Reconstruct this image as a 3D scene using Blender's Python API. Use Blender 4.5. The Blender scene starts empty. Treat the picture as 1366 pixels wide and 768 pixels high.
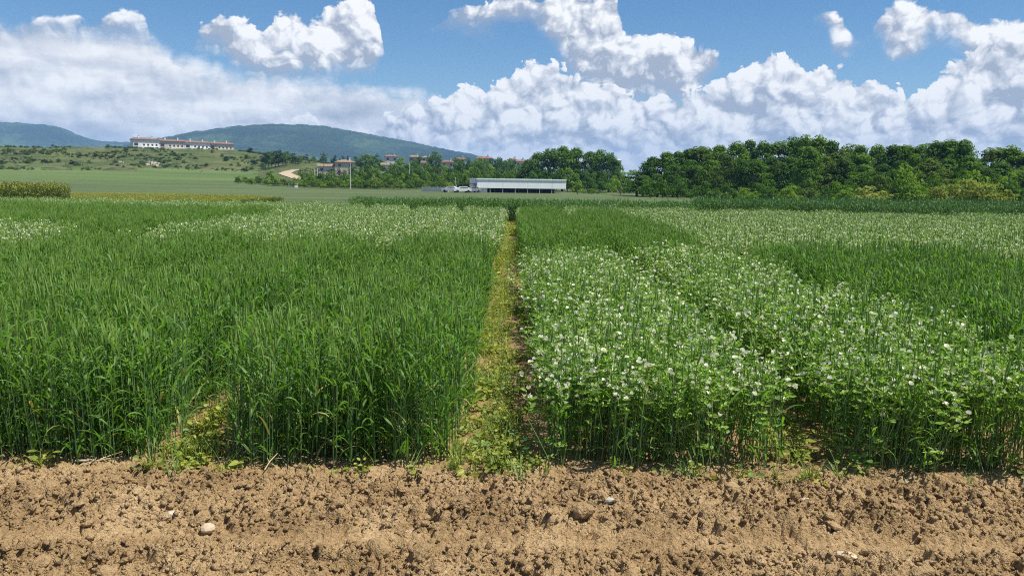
import bpy, math, random
import numpy as np
from mathutils import Matrix, Vector, Euler

random.seed(7)
RNG = np.random.default_rng(7)
SC = bpy.context.scene
COL = SC.collection

# ------------------------------------------------------------------ camera
CAM_H, FOC, PITCH, ROLL = 1.70, 1050.0, math.radians(7.65), math.radians(0.8)
cam_data = bpy.data.cameras.new('camera')
cam_data.sensor_width = 36.0
cam_data.lens = 36.0 * FOC / 1366.0
cam_data.clip_start, cam_data.clip_end = 0.05, 40000.0
cam = bpy.data.objects.new('camera', cam_data)
COL.objects.link(cam)
CAM_R = Matrix.Rotation(math.pi / 2 - PITCH, 4, 'X') @ Matrix.Rotation(ROLL, 4, 'Z')
cam.matrix_world = Matrix.Translation((0, 0, CAM_H)) @ CAM_R
SC.camera = cam

# ------------------------------------------------------------------ world: sky with fair weather cloud
SUN_EL, SUN_AZ = 64.0, 103.0            # degrees; azimuth clockwise from the view direction


class NT:
    """small arithmetic helper over a node tree"""
    def __init__(self, nt):
        self.nt = nt

    def node(self, typ, **kw):
        n = self.nt.nodes.new(typ)
        for k, v in kw.items():
            setattr(n, k, v)
        return n

    def put(self, sock, v):
        if v is None:
            return
        if hasattr(v, 'is_output'):
            self.nt.links.new(v, sock)
        else:
            sock.default_value = v

    def m(self, op, a, b=None, c=None, clamp=False):
        n = self.node('ShaderNodeMath', operation=op, use_clamp=clamp)
        for i, v in enumerate((a, b, c)):
            self.put(n.inputs[i], v)
        return n.outputs[0]

    def add(self, a, b): return self.m('ADD', a, b)
    def sub(self, a, b): return self.m('SUBTRACT', a, b)
    def mul(self, a, b): return self.m('MULTIPLY', a, b)
    def mad(self, a, b, c): return self.m('MULTIPLY_ADD', a, b, c)
    def mn(self, a, b): return self.m('MINIMUM', a, b)
    def mx(self, a, b): return self.m('MAXIMUM', a, b)

    def ss(self, v, lo, hi, o0=0.0, o1=1.0, kind='SMOOTHSTEP'):
        n = self.node('ShaderNodeMapRange', interpolation_type=kind)
        for i, x in enumerate((v, lo, hi, o0, o1)):
            self.put(n.inputs[i], x)
        return n.outputs[0]

    def xyz(self, x, y, z=0.0):
        n = self.node('ShaderNodeCombineXYZ')
        for i, v in enumerate((x, y, z)):
            self.put(n.inputs[i], v)
        return n.outputs[0]

    def noise(self, vec, scale, detail=4.0, rough=0.5, dims='3D', lac=2.0, dist=0.0, color=False):
        n = self.node('ShaderNodeTexNoise', noise_dimensions=dims)
        self.put(n.inputs['Vector'], vec)
        self.put(n.inputs['Scale'], scale)
        n.inputs['Detail'].default_value = detail
        n.inputs['Roughness'].default_value = rough
        n.inputs['Lacunarity'].default_value = lac
        n.inputs['Distortion'].default_value = dist
        return n.outputs['Color' if color else 'Fac']

    def voro(self, vec, scale, detail=0.0, rough=0.5, dims='2D', feature='F1', out='Distance', smooth=None):
        n = self.node('ShaderNodeTexVoronoi', voronoi_dimensions=dims, feature=feature)
        self.put(n.inputs['Vector'], vec)
        n.inputs['Scale'].default_value = scale
        n.inputs['Detail'].default_value = detail
        n.inputs['Roughness'].default_value = rough
        if smooth is not None:
            n.inputs['Smoothness'].default_value = smooth
        return n.outputs[out]

    def mix(self, f, a, b, blend='MIX'):
        n = self.node('ShaderNodeMix', data_type='RGBA', blend_type=blend)
        self.put(n.inputs[0], f)
        for s, v in ((6, a), (7, b)):
            if not hasattr(v, 'is_output') and len(v) == 3:
                v = (*v, 1.0)
            self.put(n.inputs[s], v)
        return n.outputs[2]

    def ramp(self, f, stops, interp='LINEAR'):
        n = self.node('ShaderNodeValToRGB')
        cr = n.color_ramp
        cr.interpolation = interp
        while len(cr.elements) < len(stops):
            cr.elements.new(0.5)
        for e, (p, c) in zip(cr.elements, stops):
            e.position = p
            e.color = (*c, 1.0) if len(c) == 3 else c
        self.put(n.inputs[0], f)
        return n.outputs[0]

    def curve(self, x01, pts):
        n = self.node('ShaderNodeFloatCurve')
        c = n.mapping.curves[0]
        while len(c.points) < len(pts):
            c.points.new(0.5, 0.5)
        for p, (a, b) in zip(c.points, pts):
            p.location = (a, b)
            p.handle_type = 'AUTO_CLAMPED'
        n.mapping.use_clip = False
        n.mapping.update()
        self.put(n.inputs['Value'], x01)
        return n.outputs[0]


def pix_dir(px, py):
    """world direction through a point of the 1366 x 768 photograph"""
    return (CAM_R.to_3x3() @ Vector(((px - 683) / FOC, (384 - py) / FOC, -1.0))).normalized()


def pix_azel(px, py):
    d = pix_dir(px, py)
    return math.degrees(math.atan2(d.x, d.y)), math.degrees(math.asin(d.z))


def build_world():
    w = bpy.data.worlds.new('World')
    SC.world = w
    w.use_nodes = True
    nt = w.node_tree
    nt.nodes.clear()
    g = NT(nt)
    sky = g.node('ShaderNodeTexSky', sky_type='NISHITA', sun_disc=False)
    sky.sun_elevation = math.radians(SUN_EL)
    sky.sun_rotation = math.radians(SUN_AZ)
    sky.altitude = 900.0
    sky.air_density, sky.dust_density, sky.ozone_density = 1.0, 0.15, 2.2
    hs = g.node('ShaderNodeHueSaturation')
    hs.inputs['Saturation'].default_value = 1.28
    hs.inputs['Value'].default_value = 1.18
    nt.links.new(sky.outputs[0], hs.inputs['Color'])
    blue = hs.outputs[0]

    tc = g.node('ShaderNodeTexCoord')
    sep = g.node('ShaderNodeSeparateXYZ')
    nt.links.new(tc.outputs['Generated'], sep.inputs[0])
    X, Y, Z = sep.outputs
    deg = 180.0 / math.pi
    az0 = g.mul(g.m('ARCTAN2', X, Y), deg)
    el = g.mul(g.m('ARCSINE', Z), deg)
    # the cloudscape runs on round the whole sky, mirrored every 90 degrees of azimuth
    az = g.sub(g.m('ABSOLUTE', g.sub(g.m('FLOORED_MODULO', g.add(az0, 135.0), 180.0), 90.0)), 45.0)
    a01 = g.mad(az, 1 / 90.0, 0.5)

    ELMIN, ELMAX = -8.0, 22.0

    def prof(pts):
        out = []
        for px, py in pts:
            a, e = pix_azel(px, py)
            out.append((a / 90.0 + 0.5, (e - ELMIN) / (ELMAX - ELMIN)))
        out.sort()
        out = [(0.0, out[0][1])] + [p for p in out if 0.002 < p[0] < 0.998] + [(1.0, out[-1][1])]
        return g.mad(g.curve(a01, out), ELMAX - ELMIN, ELMIN)

    # shared relief: heaped, rounded puffs at several sizes
    warp = g.noise(g.xyz(az, el), 0.5, 2.0, 0.5, '2D', color=True)
    sw = g.node('ShaderNodeSeparateXYZ')
    nt.links.new(warp, sw.inputs[0])
    wx = g.mad(sw.outputs[0], 1.1, -0.55)
    wy = g.mad(sw.outputs[1], 1.1, -0.55)

    def relief(dx, dy, dv=3.0, dn=5.0):
        p = g.xyz(g.add(g.add(az, wx), dx), g.mul(g.add(g.add(el, wy), dy), 1.15))
        f = g.voro(p, 0.48, dv, 0.55, '2D', 'F1')
        n = g.noise(p, 0.30, dn, 0.55, '2D')
        return g.add(g.mul(g.sub(1.0, f), 0.75), g.mul(n, 0.7))

    H0 = relief(0.0, 0.0)
    H1 = relief(0.30, 0.42)        # towards the sun: up and to the right
    H2 = relief(0.9, 1.3, 1.0, 2.0)
    bump = g.add(g.mul(g.sub(H0, H1), 1.5), g.mul(g.sub(H0, H2), 0.75))
    fine = g.sub(g.noise(g.xyz(g.add(az, wx), g.add(el, wy)), 1.6, 6.0, 0.6, '2D'), 0.5)
    soft = g.sub(g.noise(g.xyz(g.mul(az, 0.28), el), 0.55, 6.0, 0.55, '2D'), 0.5)
    broad = g.sub(g.noise(g.xyz(g.mul(az, 0.55), el, 3.1), 0.28, 3.0, 0.5, '3D'), 0.5)

    LIT, MID, DRK = (11.6, 11.6, 11.5), (7.9, 8.25, 8.85), (4.5, 5.05, 6.05)
    col = blue

    def layer(col, top, bot, amp, edge, bot_soft, lum, gain, opac=1.0, streak=0.0, grad=0.35, wisp=0.0):
        t = prof(top)
        d = g.sub(g.add(t, g.mul(g.sub(H0, 0.78), amp)), el)
        d = g.add(d, g.mul(fine, amp * 0.75))
        if wisp:
            d = g.add(d, g.mul(soft, wisp))
        a = g.ss(d, 0.0, edge)
        v = g.ss(d, 0.0, 3.2)                      # depth below the top: rims are bright
        if bot:
            b = prof(bot)
            e = g.sub(el, b)
            e = g.add(e, g.mul(soft, 1.8))
            e = g.add(e, g.mul(g.sub(H0, 0.78), amp * 0.6))
            a = g.mul(a, g.ss(e, -bot_soft * 0.5, bot_soft))
            lowd = g.ss(e, 0.0, 2.6, 1.0, 0.0)     # flat bases are grey
        else:
            lowd = 0.0
        L = g.mad(bump, gain, lum)
        L = g.sub(L, g.mul(v, grad))
        if bot:
            L = g.sub(L, g.mul(lowd, 0.70))
        if streak:
            L = g.add(L, g.mul(soft, streak))
        L = g.add(L, g.mul(broad, 0.85))
        c = g.ramp(L, [(0.0, DRK), (0.5, MID), (0.95, LIT)])
        return g.mix(g.mul(a, opac), col, c)

    # veil of layered cloud across the left half
    col = layer(col, [(-60, 14), (60, 18), (190, 30), (240, 58), (330, 84), (430, 94), (520, 104), (570, 116), (620, 138),
                      (700, 172), (900, 190), (1366, 190)],
                None, 0.8, 1.5, 1, 0.74, 0.2, 1.0, 1.5, 0.12, wisp=1.4)
    # the upper middle cloud, soft grey below
    col = layer(col, [(500, 60), (560, 40), (590, 8), (640, -8), (720, -25), (820, -20), (838, 32), (880, 26), (925, 36), (955, 62), (975, 110), (1040, 140)],
                [(500, 20), (585, 34), (650, 42), (700, 34), (735, 62), (770, 118), (830, 150), (900, 150), (945, 112), (975, 70), (1040, 20)],
                1.5, 0.4, 1.6, 0.74, 0.9, grad=0.22)
    # the upper right clouds
    col = layer(col, [(1050, 50), (1090, 8), (1118, 4), (1138, 40), (1158, 40), (1175, 12), (1210, -8), (1290, -5), (1330, 12), (1420, 0)],
                [(1050, 20), (1095, 30), (1128, 74), (1145, 50), (1168, 50), (1195, 84), (1222, 80), (1240, 58), (1290, 90), (1330, 130), (1420, 150)],
                1.4, 0.5, 1.4, 0.80, 0.8, grad=0.2)
    # the heaped bank along the horizon
    col = layer(col, [(380, 185), (430, 170), (480, 158), (540, 136), (590, 118), (625, 104), (655, 100), (685, 82), (712, 66), (742, 74),
                      (775, 92), (820, 104), (870, 116), (905, 116), (935, 104), (965, 90), (1000, 78), (1030, 58), (1058, 58),
                      (1082, 82), (1104, 74), (1150, 92), (1200, 110), (1228, 112), (1252, 88), (1290, 58), (1330, 44), (1420, 40)],
                None, 1.7, 0.25, 1, 0.80, 0.85, grad=0.20, streak=0.3)
    # nearer, lower tiers of the bank with blue-grey undersides
    col = layer(col, [(520, 200), (570, 176), (620, 152), (660, 146), (700, 128), (740, 136), (780, 150), (830, 146), (870, 158), (910, 146), (950, 140), (990, 150),
                      (1040, 126), (1080, 140), (1120, 132), (1160, 148), (1210, 152), (1260, 128), (1300, 118), (1340, 126), (1420, 118)],
                None, 1.5, 0.5, 1, 0.86, 0.75, 0.9, grad=0.55, streak=0.6)
    col = layer(col, [(520, 210), (600, 196), (660, 184), (720, 176), (770, 186), (830, 180), (900, 188), (960, 176), (1020, 182), (1100, 172), (1180, 182), (1250, 166), (1320, 172), (1420, 168)],
                None, 1.0, 0.7, 1, 0.80, 0.6, 0.8, grad=0.55, streak=0.9)
    # small far puff above the mountain
    col = layer(col, [(340, 190), (378, 172), (390, 148), (406, 143), (420, 150), (432, 172), (470, 190)],
                None, 0.7, 0.3, 1, 0.92, 0.5, grad=0.1)
    # the two crisp heaps on the left
    col = layer(col, [(-60, 22), (20, 22), (60, 14), (100, 16), (125, 18), (140, 9), (163, 2), (186, 8), (200, 36), (228, 80)],
                [(-60, 56), (60, 58), (150, 58), (195, 54), (228, 40)],
                1.0, 0.4, 2.2, 0.88, 0.75, grad=0.25)
    col = layer(col, [(225, 90), (252, 60), (270, 26), (300, 12), (332, 14), (350, 30), (366, 12), (392, 6), (412, 18), (436, 0),
                      (462, -14), (492, -8), (506, 20), (514, 70), (545, 130)],
                [(225, 50), (258, 66), (300, 76), (316, 98), (370, 110), (420, 104), (470, 108), (492, 104), (520, 60), (545, 50)],
                1.3, 0.3, 1.1, 0.90, 0.85, grad=0.18)
    # the bank dissolves into pale air at the very horizon
    low = g.ss(el, 0.0, 3.6, 0.5, 0.0)
    col = g.mix(low, col, (8.0, 8.8, 9.8))
    # overhead the same broken cumulus, seen from below
    k = g.m('DIVIDE', 1.0, g.mx(Z, 0.08))
    up = g.noise(g.xyz(g.mul(X, k), g.mul(Y, k)), 1.3, 7.0, 0.55, '2D')
    upa = g.mul(g.ss(up, 0.52, 0.66), g.ss(el, 15.0, 24.0))
    col = g.mix(g.mul(upa, 0.9), col, g.ramp(g.ss(up, 0.5, 0.8), [(0.0, LIT), (1.0, MID)]))
    # below the horizon: plain dim earth (never seen, the ground covers it)
    col = g.mix(g.ss(el, -2.5, -1.0, 1.0, 0.0), col, (2.0, 1.9, 1.6))
    bg = g.node('ShaderNodeBackground')
    bg.inputs['Strength'].default_value = 0.064
    nt.links.new(col, bg.inputs['Color'])
    out = g.node('ShaderNodeOutputWorld')
    nt.links.new(bg.outputs[0], out.inputs['Surface'])
    w.cycles.sampling_method = 'MANUAL'
    w.cycles.sample_map_resolution = 512


build_world()

# ------------------------------------------------------------------ sun
sd = bpy.data.lights.new('sun', 'SUN')
sd.energy, sd.angle, sd.color = 5.0, math.radians(0.55), (1.0, 0.955, 0.88)
sun = bpy.data.objects.new('sun', sd)
se, sa = math.radians(SUN_EL), math.radians(SUN_AZ)
SUN_DIR = Vector((math.cos(se) * math.sin(sa), math.cos(se) * math.cos(sa), math.sin(se)))
sun.rotation_euler = SUN_DIR.to_track_quat('Z', 'Y').to_euler()
COL.objects.link(sun)

# ------------------------------------------------------------------ render settings
vs = SC.view_settings
vs.view_transform, vs.look, vs.exposure, vs.gamma = 'Standard', 'None', 0.55, 1.0
vs.use_curve_mapping = False
cy = SC.cycles
cy.use_denoising = False
cy.filter_width = 1.1
cy.max_bounces, cy.diffuse_bounces, cy.glossy_bounces = 6, 3, 2
cy.transmission_bounces, cy.transparent_max_bounces, cy.volume_bounces = 4, 8, 0
cy.caustics_reflective = cy.caustics_refractive = False

# ================================================================== helpers
def at_px(px, r):
    """ground x, y at horizontal distance r in the direction of photograph column px (taken on the horizon)"""
    py = 243.0 + (px - 683) * math.tan(ROLL)
    d = pix_dir(px, py)
    h = math.hypot(d.x, d.y)
    return d.x / h * r, d.y / h * r


def px_size(n, r):
    return n / FOC * r


def th_of(px):
    x, y = at_px(px, 1.0)
    return math.atan2(x, y)


def smooth(a, b, v):
    t = np.clip((np.asarray(v, float) - a) / (b - a), 0, 1)
    return t * t * (3 - 2 * t)


def hash2(ix, iy, s=0):
    h = (ix.astype(np.int64) * 374761393 + iy.astype(np.int64) * 668265263 + s * 2246822519) & 0x7FFFFFFF
    h = ((h ^ (h >> 13)) * 1274126177) & 0x7FFFFFFF
    h = ((h ^ (h >> 16)) * 974634541) & 0x7FFFFFFF
    return ((h ^ (h >> 15)) & 0xFFFFFF) / float(0xFFFFFF)


def vnoise(x, y, s=0):
    x, y = np.asarray(x, float), np.asarray(y, float)
    ix, iy = np.floor(x), np.floor(y)
    fx, fy = x - ix, y - iy
    fx, fy = fx * fx * (3 - 2 * fx), fy * fy * (3 - 2 * fy)
    ix, iy = ix.astype(np.int64), iy.astype(np.int64)
    a, b = hash2(ix, iy, s), hash2(ix + 1, iy, s)
    c, d = hash2(ix, iy + 1, s), hash2(ix + 1, iy + 1, s)
    return (a * (1 - fx) + b * fx) * (1 - fy) + (c * (1 - fx) + d * fx) * fy


def fbm(x, y, octv=4, s=0, gain=0.5):
    v, a, t = 0.0, 1.0, 0.0
    for i in range(octv):
        v = v + a * vnoise(np.asarray(x) * 2 ** i + 13.7 * i, np.asarray(y) * 2 ** i - 7.1 * i, s + i)
        t += a
        a *= gain
    return v / t


def lumps(x, y, s=0, keep=1.0):
    """rounded clod relief: 0..1 domes of uneven size on a jittered grid"""
    x, y = np.asarray(x, float), np.asarray(y, float)
    ix, iy = np.floor(x).astype(np.int64), np.floor(y).astype(np.int64)
    best = np.zeros_like(x)
    for dx in (-1, 0, 1):
        for dy in (-1, 0, 1):
            jx, jy = ix + dx, iy + dy
            cx, cy_ = jx + hash2(jx, jy, s), jy + hash2(jx, jy, s + 1)
            rr = 0.28 + 0.5 * hash2(jx, jy, s + 2)
            on = hash2(jx, jy, s + 3) < keep
            q = 1 - ((x - cx) ** 2 + (y - cy_) ** 2) / (rr * rr)
            best = np.maximum(best, np.where(on, np.clip(q, 0, None) ** 0.72 * rr * 1.35, 0))
    return best


def mesh_np(name, verts, faces, mats, fmat=None, smooth_shade=False):
    """mesh from numpy; faces: (n, k) array or list of such arrays"""
    me = bpy.data.meshes.new(name)
    verts = np.asarray(verts, np.float32)
    if not isinstance(faces, (list, tuple)):
        faces = [faces]
    faces = [np.asarray(f, np.int32) for f in faces if len(f)]
    me.vertices.add(len(verts))
    me.vertices.foreach_set('co', verts.ravel())
    loops = np.concatenate([f.ravel() for f in faces])
    tot = np.concatenate([np.full(len(f), f.shape[1], np.int32) for f in faces])
    me.loops.add(len(loops))
    me.loops.foreach_set('vertex_index', loops)
    me.polygons.add(len(tot))
    start = np.concatenate([[0], np.cumsum(tot)[:-1]]).astype(np.int32)
    me.polygons.foreach_set('loop_start', start)
    for m in mats if isinstance(mats, (list, tuple)) else [mats]:
        me.materials.append(m)
    if fmat is not None:
        me.polygons.foreach_set('material_index', np.asarray(fmat, np.int32))
    if smooth_shade:
        me.polygons.foreach_set('use_smooth', np.ones(len(tot), bool))
    me.update(calc_edges=True)
    me.validate()
    return me


class MB:
    """collects plain geometry in python lists; one material index per face"""
    def __init__(self):
        self.v, self.f, self.m = [], [], []

    def quadstrip(self, left, right, mat=0):
        b = len(self.v)
        n = len(left)
        for l, r in zip(left, right):
            self.v.append(tuple(l))
            self.v.append(tuple(r))
        for i in range(n - 1):
            self.f.append((b + 2 * i, b + 2 * i + 1, b + 2 * i + 3, b + 2 * i + 2))
            self.m.append(mat)

    def poly(self, pts, mat=0):
        b = len(self.v)
        self.v += [tuple(p) for p in pts]
        self.f.append(tuple(range(b, b + len(pts))))
        self.m.append(mat)

    def box(self, x0, x1, y0, y1, z0, z1, mat=0):
        b = len(self.v)
        self.v += [(x, y, z) for z in (z0, z1) for x, y in ((x0, y0), (x1, y0), (x1, y1), (x0, y1))]
        for q in ((3, 2, 1, 0), (4, 5, 6, 7), (0, 1, 5, 4), (1, 2, 6, 5), (2, 3, 7, 6), (3, 0, 4, 7)):
            self.f.append(tuple(b + i for i in q))
            self.m.append(mat)

    def tube(self, pts, rad, n=5, mat=0, cap=True):
        pts = [Vector(p) for p in pts]
        b = len(self.v)
        for i, p in enumerate(pts):
            d = (pts[min(i + 1, len(pts) - 1)] - pts[max(i - 1, 0)]).normalized()
            a = d.cross(Vector((0.31, 0.95, 0.05))).normalized()
            c = d.cross(a)
            for k in range(n):
                t = 2 * math.pi * k / n
                self.v.append(tuple(p + (a * math.cos(t) + c * math.sin(t)) * rad[i]))
        for i in range(len(pts) - 1):
            for k in range(n):
                k2 = (k + 1) % n
                self.f.append((b + i * n + k, b + i * n + k2, b + (i + 1) * n + k2, b + (i + 1) * n + k))
                self.m.append(mat)
        if cap:
            e = b + (len(pts) - 1) * n
            self.f.append(tuple(e + k for k in range(n)))
            self.m.append(mat)

    def mesh(self, name, mats, smooth_shade=False):
        me = bpy.data.meshes.new(name)
        me.from_pydata(self.v, [], self.f)
        for m in mats if isinstance(mats, (list, tuple)) else [mats]:
            me.materials.append(m)
        me.polygons.foreach_set('material_index', np.asarray(self.m, np.int32))
        if smooth_shade:
            me.polygons.foreach_set('use_smooth', np.ones(len(self.f), bool))
        me.update()
        return me


def put(name, me, parent=None, loc=(0, 0, 0), rz=0.0, scale=None, label=None, cat=None, group=None, kind=None):
    o = bpy.data.objects.new(name, me)
    COL.objects.link(o)
    o.location = loc
    o.rotation_euler = (0, 0, rz)
    if scale is not None:
        o.scale = (scale,) * 3 if isinstance(scale, (int, float)) else scale
    if parent is not None:
        o.parent = parent
    for k, v in (('label', label), ('category', cat), ('group', group), ('kind', kind)):
        if v:
            o[k] = v
    return o


def part(name, mb, mat, parent, smooth_shade=False):
    return put(name, mb.mesh(name, mat, smooth_shade), parent)


def ordinal(n):
    w = ('first second third fourth fifth sixth seventh eighth ninth tenth eleventh twelfth thirteenth fourteenth fifteenth '
         'sixteenth seventeenth eighteenth nineteenth twentieth').split()
    if n <= 20:
        return w[n - 1]
    tens = {2: 'twenty', 3: 'thirty', 4: 'forty', 5: 'fifty', 6: 'sixty', 7: 'seventy'}[n // 10]
    return tens[:-1] + 'ieth' if n % 10 == 0 else tens + '-' + w[n % 10 - 1]


# ------------------------------------------------------------------ materials
def new_mat(name):
    m = bpy.data.materials.new(name)
    m.use_nodes = True
    nt = m.node_tree
    bsdf = nt.nodes['Principled BSDF']
    return m, NT(nt), bsdf


def plain(name, col, rough=0.8, var=0.0, vscale=3.0, metal=0.0, spec=0.3):
    m, g, b = new_mat(name)
    b.inputs['Roughness'].default_value = rough
    b.inputs['Metallic'].default_value = metal
    b.inputs['Specular IOR Level'].default_value = spec
    tc = g.node('ShaderNodeTexCoord')
    n = g.noise(tc.outputs['Object'], vscale, 5.0, 0.6)
    lo = tuple(c * (1 - var) for c in col)
    hi = tuple(min(1, c * (1 + var)) for c in col)
    g.nt.links.new(g.ramp(n, [(0.3, lo), (0.7, hi)]), b.inputs['Base Color'])
    return m


def leaf_mat(name, dark, light, trans=0.3, rough=0.5, spec=0.35, tcol=None, space='Object', scale=6.0, per_object=0.35):
    """two-sided foliage: glossy leaf plus light passing through"""
    m, g, b = new_mat(name)
    tc = g.node('ShaderNodeTexCoord')
    oi = g.node('ShaderNodeObjectInfo')
    n = g.noise(tc.outputs[space], scale, 3.0, 0.6)
    f = g.add(g.mul(g.sub(n, 0.5), 1.6), g.mad(oi.outputs['Random'], per_object, 0.5 - per_object / 2))
    c = g.ramp(f, [(0.1, dark), (0.9, light)])
    g.nt.links.new(c, b.inputs['Base Color'])
    b.inputs['Roughness'].default_value = rough
    b.inputs['Specular IOR Level'].default_value = spec
    t = g.node('ShaderNodeBsdfTranslucent')
    tm = g.mix(1.0, c, tcol or (1.35, 1.45, 0.6), 'MULTIPLY')
    g.nt.links.new(tm, t.inputs['Color'])
    mx = g.node('ShaderNodeMixShader')
    mx.inputs[0].default_value = trans
    g.nt.links.new(b.outputs[0], mx.inputs[1])
    g.nt.links.new(t.outputs[0], mx.inputs[2])
    out = g.nt.nodes['Material Output']
    g.nt.links.new(mx.outputs[0], out.inputs['Surface'])
    return m


M = {}
M['wheat_leaf'] = leaf_mat('wheat_leaf', (0.074, 0.186, 0.023), (0.165, 0.312, 0.048), 0.48, 0.5, 0.32)
M['wheat_stem'] = leaf_mat('wheat_stem', (0.060, 0.135, 0.040), (0.125, 0.215, 0.072), 0.15, 0.5, 0.3)
M['wheat_ear'] = leaf_mat('wheat_ear', (0.125, 0.235, 0.036), (0.230, 0.355, 0.070), 0.2, 0.55, 0.35)
M['wheat_tall'] = leaf_mat('wheat_tall', (0.045, 0.130, 0.022), (0.095, 0.200, 0.038), 0.25, 0.5, 0.4)
M['pea_leaf'] = leaf_mat('pea_leaf', (0.155, 0.295, 0.040), (0.320, 0.460, 0.095), 0.36, 0.5, 0.3, scale=9.0)
M['pea_stem'] = leaf_mat('pea_stem', (0.120, 0.210, 0.060), (0.200, 0.300, 0.100), 0.15, 0.5, 0.4)
M['wheat_dry'] = leaf_mat('wheat_dry', (0.24, 0.24, 0.06), (0.42, 0.36, 0.14), 0.25, 0.6, 0.2)
M['petal'] = leaf_mat('petal', (0.74, 0.75, 0.52), (0.88, 0.87, 0.72), 0.35, 0.6, 0.2, tcol=(1.0, 1.0, 0.92))
M['weed_leaf'] = leaf_mat('weed_leaf', (0.170, 0.215, 0.028), (0.360, 0.370, 0.060), 0.3, 0.5, 0.35, scale=12.0, per_object=0.8)
M['weed_green'] = leaf_mat('weed_green', (0.075, 0.170, 0.030), (0.180, 0.280, 0.065), 0.3, 0.5, 0.35, scale=12.0, per_object=0.6)
M['weed_pale'] = leaf_mat('weed_pale', (0.20, 0.26, 0.08), (0.33, 0.37, 0.15), 0.3, 0.5, 0.3, scale=12.0)
M['wheat_dark'] = leaf_mat('wheat_dark', (0.040, 0.120, 0.026), (0.088, 0.190, 0.042), 0.28, 0.5, 0.4)
M['rape_leaf'] = leaf_mat('rape_leaf', (0.080, 0.125, 0.028), (0.150, 0.205, 0.050), 0.25, 0.5, 0.35)
M['rape_flower'] = leaf_mat('rape_flower', (0.34, 0.31, 0.03), (0.48, 0.44, 0.06), 0.3, 0.6, 0.2, tcol=(1.0, 1.0, 0.6))
M['straw'] = plain('straw', (0.50, 0.40, 0.22), 0.7, 0.25, 20.0)
M['dead_leaf'] = plain('dead_leaf', (0.30, 0.24, 0.10), 0.8, 0.3, 20.0)
M['bark'] = plain('bark', (0.12, 0.095, 0.07), 0.95, 0.35, 2.0)
M['bark_pale'] = plain('bark_pale', (0.26, 0.23, 0.19), 0.9, 0.3, 2.0)

# ================================================================== terrain
CREST = [(-900, 30), (-200, 36), (0, 36), (120, 37), (310, 40), (370, 35), (420, 28), (470, 22), (520, 18), (600, 16), (700, 12), (800, 6), (900, 2), (1366, 0), (2200, 0)]
CR_T = np.array([th_of(p) if p > -680 and p < 2040 else math.radians(-62 if p < 0 else 62) for p, _ in CREST])
CR_E = np.array([e for _, e in CREST], float)


def terrain(x, y):
    x, y = np.asarray(x, float), np.asarray(y, float)
    r = np.hypot(x, y)
    th = np.arctan2(x, y)
    z = -0.9 * smooth(40, 170, r)
    crest = np.interp(th, CR_T, CR_E) * np.where(np.abs(th) > math.radians(75), 0.0, 1.0) / FOC * 500.0
    side = smooth(math.radians(-14), math.radians(-19), th)       # bare hill on the left, gentler village slope to its right
    prof_l = 0.26 * smooth(150, 420, r) + 0.74 * smooth(385, 500, r)
    prof_r = smooth(215, 500, r)
    p = prof_l * side + prof_r * (1 - side)
    p = p * (1 - 0.75 * smooth(640, 1500, r))
    z = z + crest * p
    z = z + smooth(380, 480, r) * (1 - smooth(520, 800, r)) * (fbm(x / 26, y / 26, 4, 5) - 0.5) * 3.0 * np.clip(crest / 16, 0, 1)
    z = z + smooth(45, 110, r) * (fbm(x / 45, y / 45, 2, 9) - 0.5) * 0.35
    return z


def tz(x, y):
    return float(terrain(np.array([x]), np.array([y]))[0])


def spot(px, r):
    x, y = at_px(px, r)
    return x, y, tz(x, y)


GAP = {'x0': -40, 'x1': 40}


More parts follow.
